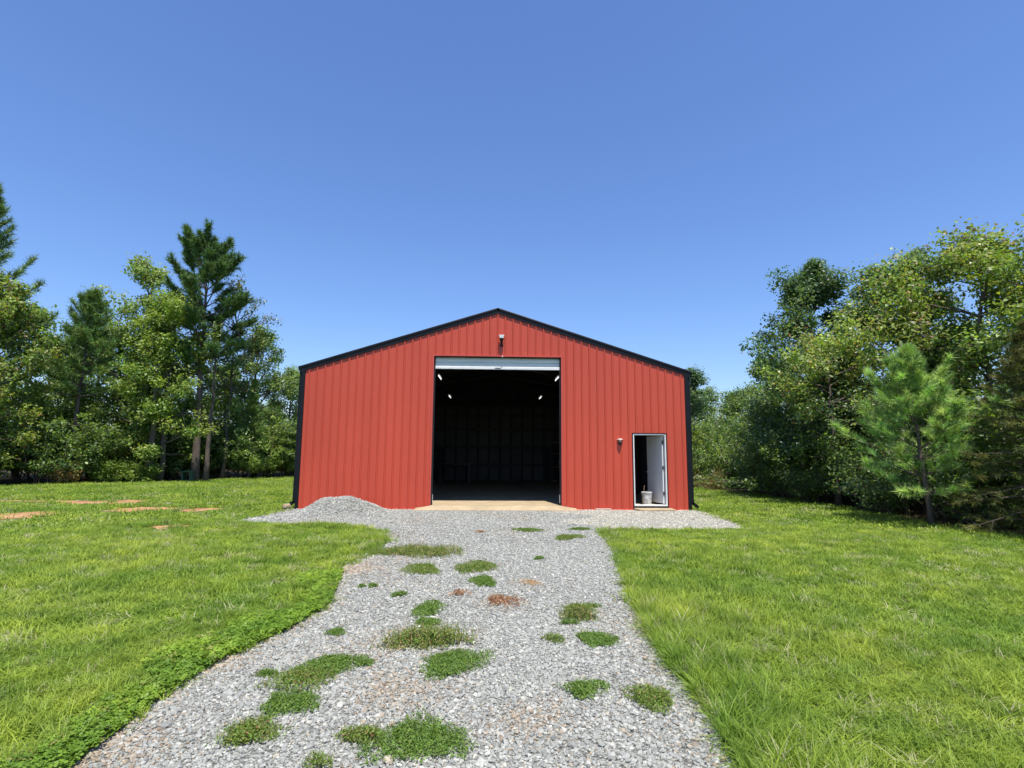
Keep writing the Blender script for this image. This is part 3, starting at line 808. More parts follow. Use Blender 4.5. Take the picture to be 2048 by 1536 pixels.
def pine_tree(name, loc, height, radius, base, seed, palette, whorl=0.5, nper=5, tuft=0.2, needles=22, lean=(0, 0), trunk_r=None, shape=1.0, label=None,
              group=None, droop=0.0, fill=1.0, width=0.011, gap=0.0, irregular=0.15, cloud=False, outer=.22, spread=.9, twig=.75):
    g = np.random.default_rng(seed)
    root = empty(name, loc); tag(root, label, 'tree', group)
    tr = trunk_r or height * .011 + .02
    n = 10
    tp = [np.array([lean[0] * height * i / n + g.normal() * .02 * (i > 0), lean[1] * height * i / n + g.normal() * .02 * (i > 0), height * .985 * i / n]) for i in range(n + 1)]
    MB().tube([tuple(p) for p in tp], [tr * (1.25 if i == 0 else 1) * (1 - .92 * i / n) + .006 for i in range(n + 1)], 8).build('trunk', M['bark_pine'], root, smooth=True)
    br = MB(); T = []; D = []
    h = base; az0 = 0
    while h < height * .99:
        e = (h - base) / (height - base)
        k = min(n - 1, int(h / (height * .985) * n)); fr_ = h / (height * .985) * n - k
        p0 = tp[k] * (1 - fr_) + tp[min(n, k + 1)] * fr_
        az0 += g.uniform(.5, 1.2)
        for i in range(nper):
            if g.random() < gap: continue
            az = az0 + i * 6.283 / nper + g.normal() * .2
            Lb = max(.12, radius * ((1 - e) ** shape * (0.75 + .25 * min(1, e * 6))) * g.uniform(1 - irregular * 2, 1 + irregular))
            if cloud: Lb = radius * (.35 + .65 * math.sin(math.pi * min(1, .2 + e * .72))) * g.uniform(.45, 1.25)
            el = R(8 + 45 * e - droop * 30 * (1 - e) + g.normal() * 6)
            d = np.array((math.cos(az) * math.cos(el), math.sin(az) * math.cos(el), math.sin(el)))
            m_ = max(3, int(Lb / .3))
            pp = path(p0, d, Lb, m_, g, (0, 0, .35 - droop * .5), .05)
            br.tube([tuple(p) for p in pp], [max(.005, tr * .3 * (1 - e * .6) * (1 - .8 * q / m_)) for q in range(m_ + 1)], 5, False)
            T.append(pp[-1]); D.append(pp[-1] - pp[-2])
            for q in range(1, m_ + 1):
                if q / m_ < outer and Lb > .8: continue
                for s_ in (-1, 1):
                    for rep in range(2 if fill > 1.2 else 1):
                        if g.random() > fill: continue
                        td = pp[q] - pp[q - 1]; td = td / np.linalg.norm(td)
                        sd = np.cross(td, [0, 0, 1]) * s_
                        sl = min(twig, Lb * .42) * (1.1 - .6 * q / m_) * g.uniform(.6, 1.2)
                        dd = td * .8 + sd * .9 + np.array([0, 0, (g.uniform(-.1, .35) if fill <= 1.2 else g.uniform(-.4, 1.0)) - droop * .3]); dd /= np.linalg.norm(dd)
                        e1 = pp[q] + dd * sl * .55; e2 = pp[q] + dd * sl + np.array([0, 0, .03])
                        br.tube([tuple(pp[q]), tuple(e1), tuple(e2)], [.008, .006, .004], 3, False)
                        T += [e1, e2]; D += [dd, dd]
        h += whorl * g.uniform(.75, 1.25) * (1 - .45 * e)
    o = br.build('branches', M['bark_pine'], root); o['kind'] = 'stuff'
    T = np.array(T); D = np.array(D); D /= np.linalg.norm(D, axis=1, keepdims=True)
    nt_ = len(T)
    t = np.repeat(T, needles, 0); d = np.repeat(D, needles, 0); m_ = len(t)
    r_ = g.normal(size=(m_, 3)); r_ /= np.linalg.norm(r_, axis=1, keepdims=True)
    dirn = d * g.uniform(.1, 1.0, (m_, 1)) + r_ * spread + np.array([0, 0, .25 - droop * .4]); dirn /= np.linalg.norm(dirn, axis=1, keepdims=True)
    start = t - d * g.uniform(0, tuft * .9, (m_, 1))
    ln = tuft * g.uniform(.6, 1.15, (m_, 1))
    b = np.cross(dirn, g.normal(size=(m_, 3))); b /= np.linalg.norm(b, axis=1, keepdims=True)
    V = np.empty((m_, 3, 3)); V[:, 0] = start - b * width; V[:, 1] = start + b * width; V[:, 2] = start + dirn * ln
    cc = leaf_cols(nt_, palette, g, needles * 3)
    o = link('crown', np_mesh('crown', V.reshape(-1, 3), np.arange(m_ * 3).reshape(-1, 3), cc), M['needle'], root); o['kind'] = 'stuff'
    return root

def copy_tree(src, loc, rz, scale, label, group=None):
    c = src.copy(); col.objects.link(c); c.location = loc; c.rotation_euler = (0, 0, rz); c.scale = scale
    if label: c['label'] = label
    if group: c['group'] = group
    elif 'group' in c.keys(): del c['group']
    for ch in list(src.children):
        d = ch.copy(); col.objects.link(d); d.parent = c
    return c

def shrub(name, loc, height, radius, seed, palette, leaves=3500, leaf=0.11, stems=9, label=None, cat='shrub', group=None, clump=.32, flat=1.0):
    g = np.random.default_rng(seed)
    root = empty(name, loc); tag(root, label, cat, group)
    br = MB(); cl = []
    for i in range(stems):
        az = i * 2.4 + g.normal() * .3; el = R(g.uniform(30, 85))
        L_ = (height * math.sin(el) + radius * math.cos(el)) * g.uniform(.75, 1.05)
        d = (math.cos(az) * math.cos(el), math.sin(az) * math.cos(el), math.sin(el) * flat)
        pp = path((g.normal() * radius * .2, g.normal() * radius * .2, 0), d, L_, 6, g, (0, 0, -.1), .1)
        br.tube([tuple(p) for p in pp], [.013 * height / 2 * (1 - .8 * q / 6) + .005 for q in range(7)], 5, False)
        for q in range(2, 7): cl.append(pp[q])
        for j in range(5):
            q = g.integers(1, 6); sd = g.normal(size=3); sd[2] = abs(sd[2]) * .4
            tw = path(pp[q], sd, L_ * g.uniform(.2, .4), 2, g)
            br.tube([tuple(p) for p in tw], [.012, .008, .005], 4, False)
            cl += [tw[1], tw[2]]
    o = br.build('stems', M['bark_grey'], root); o['kind'] = 'stuff'
    C = np.array(cl); C[:, 2] = np.maximum(C[:, 2], .12)
    per = g.integers(0, len(C), leaves)
    off = g.normal(size=(leaves, 3)); off /= np.linalg.norm(off, axis=1, keepdims=True)
    P = C[per] + off * (clump * g.uniform(.2, 1, leaves) ** .6 * g.uniform(.7, 1.2, len(C))[per])[:, None] * np.array([1, 1, .7])
    P[:, 2] = np.maximum(P[:, 2], .03)
    nrm = off * .5 + np.array([0, -.1, .7]) + g.normal(size=(leaves, 3)) * .5; nrm /= np.linalg.norm(nrm, axis=1, keepdims=True)
    V, F = leaf_quads(P, nrm, leaf, g)
    o = link('foliage', np_mesh('foliage', V, F, leaf_cols(leaves, palette, g)), M['leaf'], root); o['kind'] = 'stuff'
    return root

#__TREES__
# left side, along the edge of the lawn
pine_tree('pine_tree', (-23.6, 9.2, 0), 14.0, 3.3, 4.0, 101, [(G_PINE, 3), (G_MID, 1)], 0.62, 5, .32, 20, width=.014, shape=.75, gap=.2, irregular=.3,
          label='tall layered pine cut off by the left edge of the picture')
broad_tree('broadleaf_tree', (-22.2, 8.8, 0), 9.0, 3.0, 1.2, 102, [(G_YEL, 3), (G_MID, 2), (G_OLIVE, 2), (BROWN, .7)], 11000, .16, 20,
           label='yellowish broadleaf tree at the left edge in front of the tall pine')
pine_tree('pine_tree', (-20.6, 11.6, 0), 9.5, 2.0, 4.2, 103, [(G_PINE, 2), (G_MID, 1)], .5, 5, .3, 20, width=.014, lean=(.02, 0), shape=.6, trunk_r=.14,
          label='slim pine with a bare leaning trunk, second pine from the left')
broad_tree('broadleaf_tree', (-18.9, 13.6, 0), 11.6, 2.9, 2.2, 104, [(G_MID, 3), (G_PALE, 1.4), (G_YEL, 1)], 10500, .17, 18, clump=.6, top=.8,
           label='airy light green broadleaf tree just left of the tallest pine')
broad_tree('broadleaf_tree', (-16.9, 12.6, 0), 9.6, 2.7, 1.4, 105, [(G_YEL, 3), (G_MID, 3)], 17000, .15, 20,
           label='dense yellow green tree in front of the tallest pine')
pine_tree('pine_tree', (-15.6, 13.4, 0), 12.6, 2.4, 5.6, 106, [(G_PINE, 3), (G_DARK, 2)], .62, 5, .3, 30, width=.018, lean=(-.02, 0), trunk_r=.2, cloud=True, outer=.45, fill=1.5, twig=.8, gap=.08,
          label='tallest pine on the left, dark dense clumps at its top')
pine_tree('pine_tree', (-15.15, 13.6, 0), 9.0, 1.5, 5.0, 107, [(G_PINE, 3), (G_DARK, 1)], .6, 4, .3, 18, width=.014, lean=(.01, 0), trunk_r=.13, gap=.3,
          label='thinner pine trunk standing close beside the tallest pine')
broad_tree('sparse_tree', (-15.0, 15.0, 0), 11.2, 1.9, 4.5, 108, [(G_DARK, 3), (BROWN, 1.5), (G_OLIVE, 1)], 2600, .14, 22, clump=.4, trunk_r=.1, lean=(.02, 0),
           label='half bare dark tree with thin twigs right of the tallest pine')
broad_tree('broadleaf_tree', (-14.4, 17.0, 0), 8.6, 2.3, 1.6, 109, [(G_BLUE, 2), (G_MID, 3)], 10000, .15, 18,
           label='rounded mid green tree right of the half bare tree')
pine_tree('young_pine', (-13.9, 15.8, 0), 5.6, 1.5, .5, 110, [(G_MID, 2), (G_PINE, 2)], .42, 5, .24, 20, width=.013, label='young soft green pine at the lawn edge left of the barn')
broad_tree('broadleaf_tree', (-13.2, 19.5, 0), 6.6, 2.2, .8, 111, [(G_MID, 3), (G_BLUE, 1)], 8000, .14, 16, label='low round tree nearest the barn on its left')
shrub('shrub', (-13.5, 16.3, 0), 3.3, 1.5, 112, [(G_MID, 3), (G_YEL, 2)], 6000, .12, 12, label='broad green shrub at the lawn edge between pine trunks and barn')
shrub('shrub', (-12.3, 18.2, 0), 3.4, 1.1, 113, [((0.18, .2, .025), 3), (G_YEL, 2)], 4000, .12, 9, label='bright yellow green shrub beside the left side of the barn')
shrub('fern_bank', (-18.6, 11.5, 0), .95, 1.3, 114, [((.13, .19, .035), 3), (G_YEL, 2)], 5000, .10, 14, label='low bright green fern bank left of the dark trunk', clump=.25)
shrub('fern_bank', (-17.3, 11.9, 0), .85, 1.0, 115, [((.13, .19, .035), 3), (G_YEL, 2)], 3600, .10, 12, label='low bright green fern bank right beside the dark trunk', clump=.25)
shrub('shrub', (-19.7, 10.5, 0), .8, .7, 116, [(BROWN, 2), (ORANGE, .6), (G_OLIVE, 2)], 1800, .09, 9, label='small brownish brush at the left lawn edge')
shrub('shrub', (-20.9, 10.6, 0), 3.2, 1.6, 117, [(G_DARK, 2), (G_MID, 2)], 5500, .13, 12, label='dark shrub under the slim leaning pine')
shrub('shrub', (-17.8, 14.2, 0), 3.4, 1.8, 118, [(G_DARK, 2), (G_MID, 2)], 6000, .13, 12, label='dark shrub behind the bright fern bank')
shrub('shrub', (-16.0, 15.4, 0), 3.2, 1.8, 119, [(G_DARK, 3), (G_MID, 1)], 6000, .13, 12, label='dark shrub behind the twin pine trunks')
shrub('shrub', (-23.0, 8.2, 0), 3.0, 1.8, 120, [(G_DARK, 2), (G_MID, 2)], 5500, .13, 12, label='dark shrub at the left edge below the yellowish tree')
broad_tree('slim_tree', (-17.2, 12.15, 0), 7.0, 1.3, 3.2, 121, [(G_MID, 2), (G_YEL, 2)], 3500, .13, 12, trunk_r=.16, label='slim tree with a dark trunk at the end of the fern bank')

# right side
broad_tree('broadleaf_tree', (12.2, 4.4, 0), 8.5, 2.9, 1.2, 211, [(G_DARK, 3), (G_BLUE, 2)], 27000, .13, 22, label='tall dark tree, leftmost of the tall ones on the right')
broad_tree('broadleaf_tree', (13.9, 2.0, 0), 8.3, 2.4, 1.6, 202, [(G_BLUE, 3), (G_MID, 2), (G_PALE, 1)], 20000, .13, 20, label='tall grey green tree second from the left of the tall right trees')
broad_tree('broadleaf_tree', (14.2, -.6, 0), 7.7, 2.7, 3.2, 203, [(G_OLIVE, 2), (G_YEL, 2), (G_MID, 2.5), ((.28, .18, .09), .6)], 15000, .13, 16, clump=.6, top=.7, label='olive crowned tree with rust tinged top and bare forked limbs')
broad_tree('broadleaf_tree', (14.0, -3.4, 0), 7.4, 2.0, 3.4, 204, [(G_MID, 3), (G_YEL, 2)], 9000, .12, 16, label='green tree cut off by the right edge of the picture')
broad_tree('small_tree', (11.2, 2.0, 0), 5.1, 2.0, 2.9, 205, [((.31, .36, .11), 3), (G_PALE, 2), (ORANGE, .35), (G_YEL, 2), (G_MID, 1.5)], 7500, .12, 15, clump=.42, top=.35, label='small spreading tree with pale yellow and orange tinged leaves')
pine_tree('young_pine', (10.0, -3.1, 0), 4.1, 2.15, .72, 206, [((.34, .46, .12), 3), ((.19, .31, .08), 3), ((.08, .14, .04), 1.2)], .36, 6, .2, 60, width=.006, shape=.92, trunk_r=.055, lean=(-.055, 0), fill=.85, outer=.28, spread=.6, irregular=.25, twig=.5,
          label='young bright green pine standing alone at the right edge of the lawn')
pine_tree('cedar_tree', (10.95, -4.9, 0), 4.3, 1.5, .2, 207, [((.12, .12, .026), 3), ((.075, .09, .026), 2)], .22, 6, .13, 26, width=.006, shape=.7, droop=.9, trunk_r=.07, label='drooping olive brown cedar at the right edge of the picture')
broad_tree('broadleaf_tree', (12.6, 9.0, 0), 4.5, 1.4, 1.0, 208, [(G_BLUE, 3), (G_MID, 2)], 8000, .12, 16, label='rounded grey green tree left of the tall dark tree')
broad_tree('broadleaf_tree', (13.2, 19.5, 0), 7.3, 1.25, 1.5, 209, [(G_BLUE, 3), (G_DARK, 2)], 8000, .14, 16, label='narrow tree rising just behind the right corner of the barn')
broad_tree('broadleaf_tree', (14.9, 22, 0), 5.9, 1.9, .8, 210, [(G_MID, 3), (G_BLUE, 2)], 7000, .14, 16, label='lower tree in the gap right of the barn, left one')
broad_tree('broadleaf_tree', (16.4, 20.5, 0), 5.6, 1.6, .8, 211, [(G_BLUE, 3), (G_MID, 2)], 7000, .14, 16, label='lower pointed tree in the gap right of the barn, middle one')
shrub('shrub', (12.0, 16.5, 0), 3.6, 1.4, 212, [((.15, .18, .025), 3), (G_YEL, 2)], 5000, .12, 10, label='yellow green shrub close to the right side of the barn')
shrub('shrub', (12.3, 12.0, 0), 3.4, 1.5, 213, [(G_MID, 2), (G_YEL, 2), (G_BLUE, 2)], 6000, .12, 12, label='mixed green shrub farther along the right wood edge')
shrub('shrub', (10.6, 6.4, 0), 2.6, 1.2, 214, [(G_DARK, 3), (G_MID, 2)], 5000, .10, 12, label='dark shrub below the rounded grey green tree')
shrub('shrub', (11.2, 4.4, 0), 3.4, 1.5, 215, [(G_DARK, 3), (G_MID, 2)], 8000, .10, 14, label='large dark shrub at the foot of the tall dark tree')
shrub('shrub', (11.5, .9, 0), 2.9, 1.3, 216, [(G_DARK, 3), (G_MID, 2)], 7500, .10, 14, label='dark shrub beneath the orange tinged small tree')
shrub('shrub', (11.8, -1.3, 0), 3.4, 1.4, 217, [(G_DARK, 2), (G_BLUE, 2), (G_PALE, 1)], 7500, .09, 14, label='dark shrub with pale leaf undersides behind the young pine')
shrub('shrub', (9.7, 7.9, 0), .75, .55, 218, [(BROWN, 2), ((.2, .17, .04), 2), (G_OLIVE, 1)], 1700, .07, 9, label='low yellow brown brush at the right lawn edge')
shrub('shrub', (9.3, 9.6, 0), .6, .6, 219, [(BROWN, 3), (G_OLIVE, 2)], 1500, .07, 9, label='low dead brown brush at the right lawn edge, farther back')
shrub('shrub', (11.3, -2.9, 0), 2.1, 1.0, 220, [(G_DARK, 3), (G_MID, 1)], 5000, .09, 12, label='dark shrub between the young pine and the cedar')

# wood behind: copies of a few kinds, too alike to tell apart
shrub('shrub', (10.8, -.6, 0), 1.5, .7, 221, [(G_DARK, 3), (G_MID, 1)], 3500, .08, 12, label='low dark shrub at the lawn edge left of the young pine')
shrub('shrub', (10.7, -6.0, 0), 1.3, .8, 222, [(G_DARK, 3), (G_OLIVE, 1)], 3500, .08, 12, label='low dark shrub at the right edge of the picture below the cedar')
shrub('shrub', (10.6, 2.7, 0), 1.4, .7, 223, [(G_DARK, 3), (G_MID, 1)], 3000, .08, 12, label='low dark shrub at the lawn edge under the small spreading tree')
b1 = broad_tree('woodland_tree', (-26, 15, 0), 9.5, 3.0, .8, 301, [(G_DARK, 2), (G_MID, 3), (G_YEL, 1)], 8000, .2, 18, clump=.75, label='green tree in the wood behind the left lawn edge', group='trees of the wood on the left')
b2 = broad_tree('woodland_tree', (-22.5, 15.5, 0), 8.5, 2.8, .8, 302, [(G_DARK, 3), (G_MID, 2)], 8000, .2, 18, clump=.75, label='green tree in the wood behind the left lawn edge', group='trees of the wood on the left')
rr = random.Random(5)
LW = [(-29, 11), (-27, 20), (-23, 19.5), (-19.5, 17.5), (-17.5, 20), (-20, 23), (-25, 25), (-15.5, 22.5), (-17, 27), (-12.5, 25), (-9, 28), (-31, 17)]
for i, (x, y) in enumerate(LW):
    s_ = rr.uniform(.72, .9) * (0.8 if y > 20 else 1)
    copy_tree((b1, b2)[i % 2], (x, y, 0), rr.uniform(0, 6.28), (s_, s_, s_ * rr.uniform(.85, 1.0)), 'green tree in the wood behind the left lawn edge', 'trees of the wood on the left')
RW = [(15.5, 7), (16.5, 3.5), (17, 0), (17, -3.5), (16, 11), (14.5, 14.5), (18.5, 16), (19, 22), (20, 8), (20.5, 2), (15.5, -6.5), (11, 27), (17, 27), (22, 26), (4, 30), (13.8, 10.8)]
for i, (x, y) in enumerate(RW):
    s_ = rr.uniform(.58, .72)
    copy_tree((b1, b2)[i % 2], (x, y, 0), rr.uniform(0, 6.28), (s_, s_, s_ * rr.uniform(.9, 1.05)), 'green tree in the wood behind the right lawn edge', 'trees of the wood on the right')

u1 = shrub('undergrowth_shrub', (-21.5, 12.4, 0), 4.2, 2.0, 303, [(G_DARK, 2), (G_MID, 3)], 9000, .16, 14, label='leafy undergrowth under the trees of the left wood', group='undergrowth of the left wood', clump=.5)
UL = [(-26.5, 7.0), (-24.5, 10.5), (-19.8, 13.6), (-18.5, 15.8), (-16.9, 16.8), (-14.6, 18.6), (-13.2, 21), (-11.4, 20.5), (-22, 18), (-15.5, 20.5), (-9.5, 22.5), (-24, 14), (-12.6, 19.6)]
for x, y in UL:
    s_ = rr.uniform(.8, 1.15)
    copy_tree(u1, (x, y, 0), rr.uniform(0, 6.28), (s_, s_, s_ * rr.uniform(.8, 1.1)), 'leafy undergrowth under the trees of the left wood', 'undergrowth of the left wood')
UR = [(13.6, 6.4), (13.9, 4.0), (13.8, 1.0), (13.9, -1.4), (14.0, -4.2), (13.2, 9.6), (12.9, 13.8), (13.6, 17.2), (11.0, 22), (14.6, 19), (16.8, 23), (13.6, -6.6), (15.5, -1), (15.8, 5), (8.5, 23), (19, 19)]
for x, y in UR:
    s_ = rr.uniform(.75, 1.0)
    copy_tree(u1, (x, y, 0), rr.uniform(0, 6.28), (s_, s_, s_ * rr.uniform(.8, 1.1)), 'leafy undergrowth under the trees of the right wood', 'undergrowth of the right wood')

# ------------------------------------------------------------------ weeds on the gravel
W_GREEN = (.115, .18, .028); W_DARK = (.08, .14, .026); W_OLIVE = (.15, .17, .042); W_RUST = (.2, .085, .045); W_TAN = (.42, .27, .14)
def weed(x, y, a, b, kind, label, seed):
    g = np.random.default_rng(seed)
    cfg = {'mat': (.028, .017, [(W_GREEN, 3), (W_DARK, 2)], 21000), 'scrub': (.11, .02, [(W_OLIVE, 3), (W_GREEN, 2), (W_TAN, .5)], 9000), 'mixed': (.045, .018, [(W_GREEN, 3), (W_OLIVE, 2), (W_RUST, .12)], 13000),
           'rust': (.035, .02, [(W_RUST, 3), (W_TAN, 1)], 4500), 'tan': (.02, .02, [(W_TAN, 3), (W_RUST, .4)], 2600)}
    hgt, lf, pal, dens = cfg[kind]
    a, b = a * 1.2, b * 1.15
    n = int(max(120, min(8000, dens * math.pi * a * b)))
    th = g.uniform(0, 2 * math.pi, n); ph = g.uniform(0, 6.28, 3)
    edge = .92 + .2 * np.sin(2 * th + ph[0]) + .2 * np.sin(3 * th + ph[1]) + .14 * np.sin(5 * th + ph[2]) + .08 * np.sin(11 * th + ph[0])
    r_ = np.sqrt(g.uniform(0, 1, n)) * edge * (1 + np.where(g.random(n) < .14, g.uniform(0, .4, n), 0))
    nl = 6 if max(a, b) > .12 else 2
    lx, ly, lr = g.normal(size=nl) * .32, g.normal(size=nl) * .32, g.uniform(.4, .72, nl)
    lx, ly = lx - (lx * lr).sum() / lr.sum(), ly - (ly * lr).sum() / lr.sum()
    w_ = lr ** 2; li = g.choice(nl, n, p=w_ / w_.sum())
    ux, uy = lx[li] + r_ * lr[li] * np.cos(th), ly[li] + r_ * lr[li] * np.sin(th)
    P = np.stack([a * ux, b * uy, .014 + hgt * np.clip(1.15 - r_ ** 2, .12, 1) * g.uniform(.25, 1.1, n)], 1)
    nrm = np.stack([np.cos(th) * .25, np.sin(th) * .25, np.ones(n) * .8], 1) + g.normal(size=(n, 3)) * .45
    nrm /= np.linalg.norm(nrm, axis=1, keepdims=True)
    sc_ = 1.0 if max(a, b) > .12 else .8
    V, F = leaf_quads(P, nrm, lf * sc_, g, .55)
    # thin stems
    m_ = n // 6
    S = np.stack([a * ux[:m_], b * uy[:m_], np.zeros(m_)], 1)
    tip = S + np.stack([g.normal(size=m_) * .03, g.normal(size=m_) * .03, hgt * g.uniform(.5, 1.4, m_) + .015], 1)
    wv = np.stack([np.ones(m_) * .002, np.zeros(m_), np.zeros(m_)], 1)
    SV = np.empty((m_, 4, 3)); SV[:, 0] = S - wv; SV[:, 1] = S + wv; SV[:, 2] = tip + wv * .3; SV[:, 3] = tip - wv * .3
    cc = np.concatenate([leaf_cols(n, pal, g), leaf_cols(m_, pal, g)])
    me = np_mesh('weed_clump', np.concatenate([V, SV.reshape(-1, 3)]), np.concatenate([F, np.arange(m_ * 4).reshape(m_, 4) + len(V)]), cc)
    o = link('weed_clump', me, M['weed']); o.location = (x, y, .016)
    tag(o, label, 'weeds', 'weeds growing in the gravel drive')

WEEDS = [
 (-1.2, -6.55, .42, .34, 'scrub', 'scruffy olive weed strip far up the drive on its left'),
 (-1.06, -7.7, .22, .36, 'mixed', 'green weed tuft just in front of the scruffy olive strip'),
 (-1.82, -6.45, .28, .18, 'mixed', 'thin flat weed strip at the left edge of the drive, far up'),
 (-.35, -7.6, .25, .3, 'mixed', 'green weed with reddish specks, rear one of a pair mid drive'),
 (-.22, -8.38, .19, .2, 'mat', 'dark green round weed, front one of a pair mid drive'),
 (-1.6, -8.6, .09, .09, 'mat', 'tiny green weed near the left edge level with the front of the pair'),
 (-1.16, -8.98, .09, .09, 'mat', 'tiny green weed left of the rust coloured dead weeds'),
 (-.49, -8.94, .1, .13, 'rust', 'smaller rust coloured dead weed, left of two'),
 (-.02, -9.25, .17, .22, 'rust', 'larger rust coloured dead weed in the middle of the drive'),
 (.35, -8.45, .12, .14, 'tan', 'pale tan dried weed right of the middle of the drive'),
 (-.78, -9.55, .16, .2, 'mat', 'green weed left of centre above the biggest scrubby clump'),
 (-.72, -9.98, .12, .12, 'mat', 'small green weed touching the top of the biggest scrubby clump'),
 (.82, -9.5, .14, .09, 'mat', 'flat green weed on the right, above a reddish one'),
 (.75, -9.83, .22, .15, 'scrub', 'reddish olive scraggly weed on the right of the drive'),
 (.62, -10.0, .08, .07, 'mat', 'tiny green weed under the reddish scraggly weed'),
 (.78, -10.45, .2, .19, 'mat', 'round green weed near the right edge of the drive'),
 (.41, -10.46, .1, .09, 'mixed', 'sparse little weed left of the round green one'),
 (-.68, -10.5, .42, .2, 'scrub', 'biggest scrubby olive weed clump in the middle of the drive'),
 (-.42, -10.95, .26, .2, 'mat', 'dense green mat just in front of the biggest scrubby clump'),
 (-1.51, -10.24, .09, .09, 'mat', 'small green weed left of the biggest scrubby clump'),
 (-1.33, -10.95, .2, .17, 'mat', 'green mat at the top end of the long weed patch on the left'),
 (-1.46, -11.2, .24, .17, 'mixed', 'grassy middle of the long weed patch on the left'),
 (-1.09, -10.93, .07, .07, 'mat', 'tiny weed right of the long weed patch'),
 (-1.75, -11.12, .09, .06, 'mat', 'tiny weed left of the long weed patch'),
 (-1.4, -11.58, .19, .15, 'mat', 'green mat at the lower end of the long weed patch on the left'),
 (-1.5, -11.95, .17, .17, 'mixed', 'olive green weed at the lower left of the drive'),
 (-.52, -12.03, .25, .2, 'mat', 'largest bright green mat at the bottom centre of the drive'),
 (-.86, -12.0, .16, .1, 'mixed', 'straggling green weed left of the largest bright mat'),
 (.51, -11.42, .13, .13, 'mat', 'round green weed at the lower right, left of two'),
 (.92, -11.57, .18, .18, 'mixed', 'oval green weed at the lower right, right of two'),
 (.62, -4.03, .24, .2, 'mat', 'flat green weed close to the barn in front of the doorway'),
 (1.73, -3.87, .17, .15, 'mat', 'flat green weed close to the barn at the drive corner'),
 (1.3, -5.0, .26, .25, 'mixed', 'olive weed strip right of centre near the barn'),
 (.59, -6.96, .1, .1, 'mat', 'tiny lone weed in the upper middle of the drive'),
 (-.36, -4.3, .1, .12, 'rust', 'tiny brown weed in front of the doorway'),
 (-1.02, -12.25, .09, .06, 'mixed', 'pale weed cut off by the bottom edge of the picture')]
for i, (x, y, a, b, k, l) in enumerate(WEEDS):
    weed(x, y, a, b, k, l, 400 + i)

# ------------------------------------------------------------------ gravel pile
PX = np.linspace(-6.0, -2.2, 90); PY = np.linspace(-3.2, -.12, 70)
def pile_h(x, y):
    h = .30 * np.exp(-(((x + 4.5) / .46) ** 2 + ((y + 1.25) / .65) ** 2)) + .42 * np.exp(-(((x + 3.8) / .58) ** 2 + ((y + 1.25) / .75) ** 2)) + .13 * np.exp(-(((x + 3.1) / .5) ** 2 + ((y + 1.1) / .6) ** 2)) \
        + .10 * np.exp(-(((x + 5.2) / .6) ** 2 + ((y + 2.2) / .6) ** 2))
    return h + .012 * np.sin(x * 9 + y * 7) * np.minimum(1, h * 8) - .02
gx, gy = np.meshgrid(PX, PY, indexing='ij'); gz = pile_h(gx, gy) + rng.normal(size=gx.shape) * .006
idx = np.arange(gx.size).reshape(gx.shape)
F_ = np.stack([idx[:-1, :-1], idx[1:, :-1], idx[1:, 1:], idx[:-1, 1:]], -1).reshape(-1, 4)
keep = (gz[:-1, :-1] > -.012).ravel()
me = np_mesh('gravel_pile', np.stack([gx, gy, gz], -1).reshape(-1, 3), F_[keep], smooth=True)
pile = link('gravel_pile', me, M['gravel'])
tag(pile, 'heap of grey gravel against the left part of the red wall', 'gravel pile')

# ------------------------------------------------------------------ scattered small geometry (instanced by geometry nodes)
def proto_collection(name, meshes):
    c = bpy.data.collections.new(name)
    for i, me in enumerate(meshes):
        o = bpy.data.objects.new('%s_%02d' % (name, i), me); c.objects.link(o)
    return c

def scatter(name, pts, rot, scl, idx, coll, mat, parent=None):
    me = bpy.data.meshes.new(name)
    me.vertices.add(len(pts)); me.vertices.foreach_set('co', np.ascontiguousarray(pts, np.float32).ravel())
    a = me.attributes.new('rot', 'FLOAT_VECTOR', 'POINT'); a.data.foreach_set('vector', np.ascontiguousarray(rot, np.float32).ravel())
    a = me.attributes.new('scl', 'FLOAT_VECTOR', 'POINT'); a.data.foreach_set('vector', np.ascontiguousarray(scl, np.float32).ravel())
    a = me.attributes.new('idx', 'INT', 'POINT'); a.data.foreach_set('value', np.ascontiguousarray(idx, np.int32))
    o = bpy.data.objects.new(name, me); col.objects.link(o)
    me.materials.append(mat)
    if parent: o.parent = parent
    ng = bpy.data.node_groups.new(name + '_nodes', 'GeometryNodeTree')
    ng.interface.new_socket('Geometry', in_out='INPUT', socket_type='NodeSocketGeometry')
    ng.interface.new_socket('Geometry', in_out='OUTPUT', socket_type='NodeSocketGeometry')
    gi = ng.nodes.new('NodeGroupInput'); go = ng.nodes.new('NodeGroupOutput')
    ci = ng.nodes.new('GeometryNodeCollectionInfo'); ci.inputs['Collection'].default_value = coll
    ci.inputs['Separate Children'].default_value = True; ci.inputs['Reset Children'].default_value = True
    ip = ng.nodes.new('GeometryNodeInstanceOnPoints'); ip.inputs['Pick Instance'].default_value = True
    def na(n_, t):
        q = ng.nodes.new('GeometryNodeInputNamedAttribute'); q.data_type = t; q.inputs['Name'].default_value = n_; return q.outputs['Attribute']
    er = ng.nodes.new('FunctionNodeEulerToRotation')
    L_ = ng.links.new
    L_(gi.outputs[0], ip.inputs['Points']); L_(ci.outputs[0], ip.inputs['Instance'])
    L_(na('idx', 'INT'), ip.inputs['Instance Index']); L_(na('rot', 'FLOAT_VECTOR'), er.inputs[0]); L_(er.outputs[0], ip.inputs['Rotation'])
    L_(na('scl', 'FLOAT_VECTOR'), ip.inputs['Scale']); L_(ip.outputs[0], go.inputs[0])
    md = o.modifiers.new('scatter', 'NODES'); md.node_group = ng
    return o

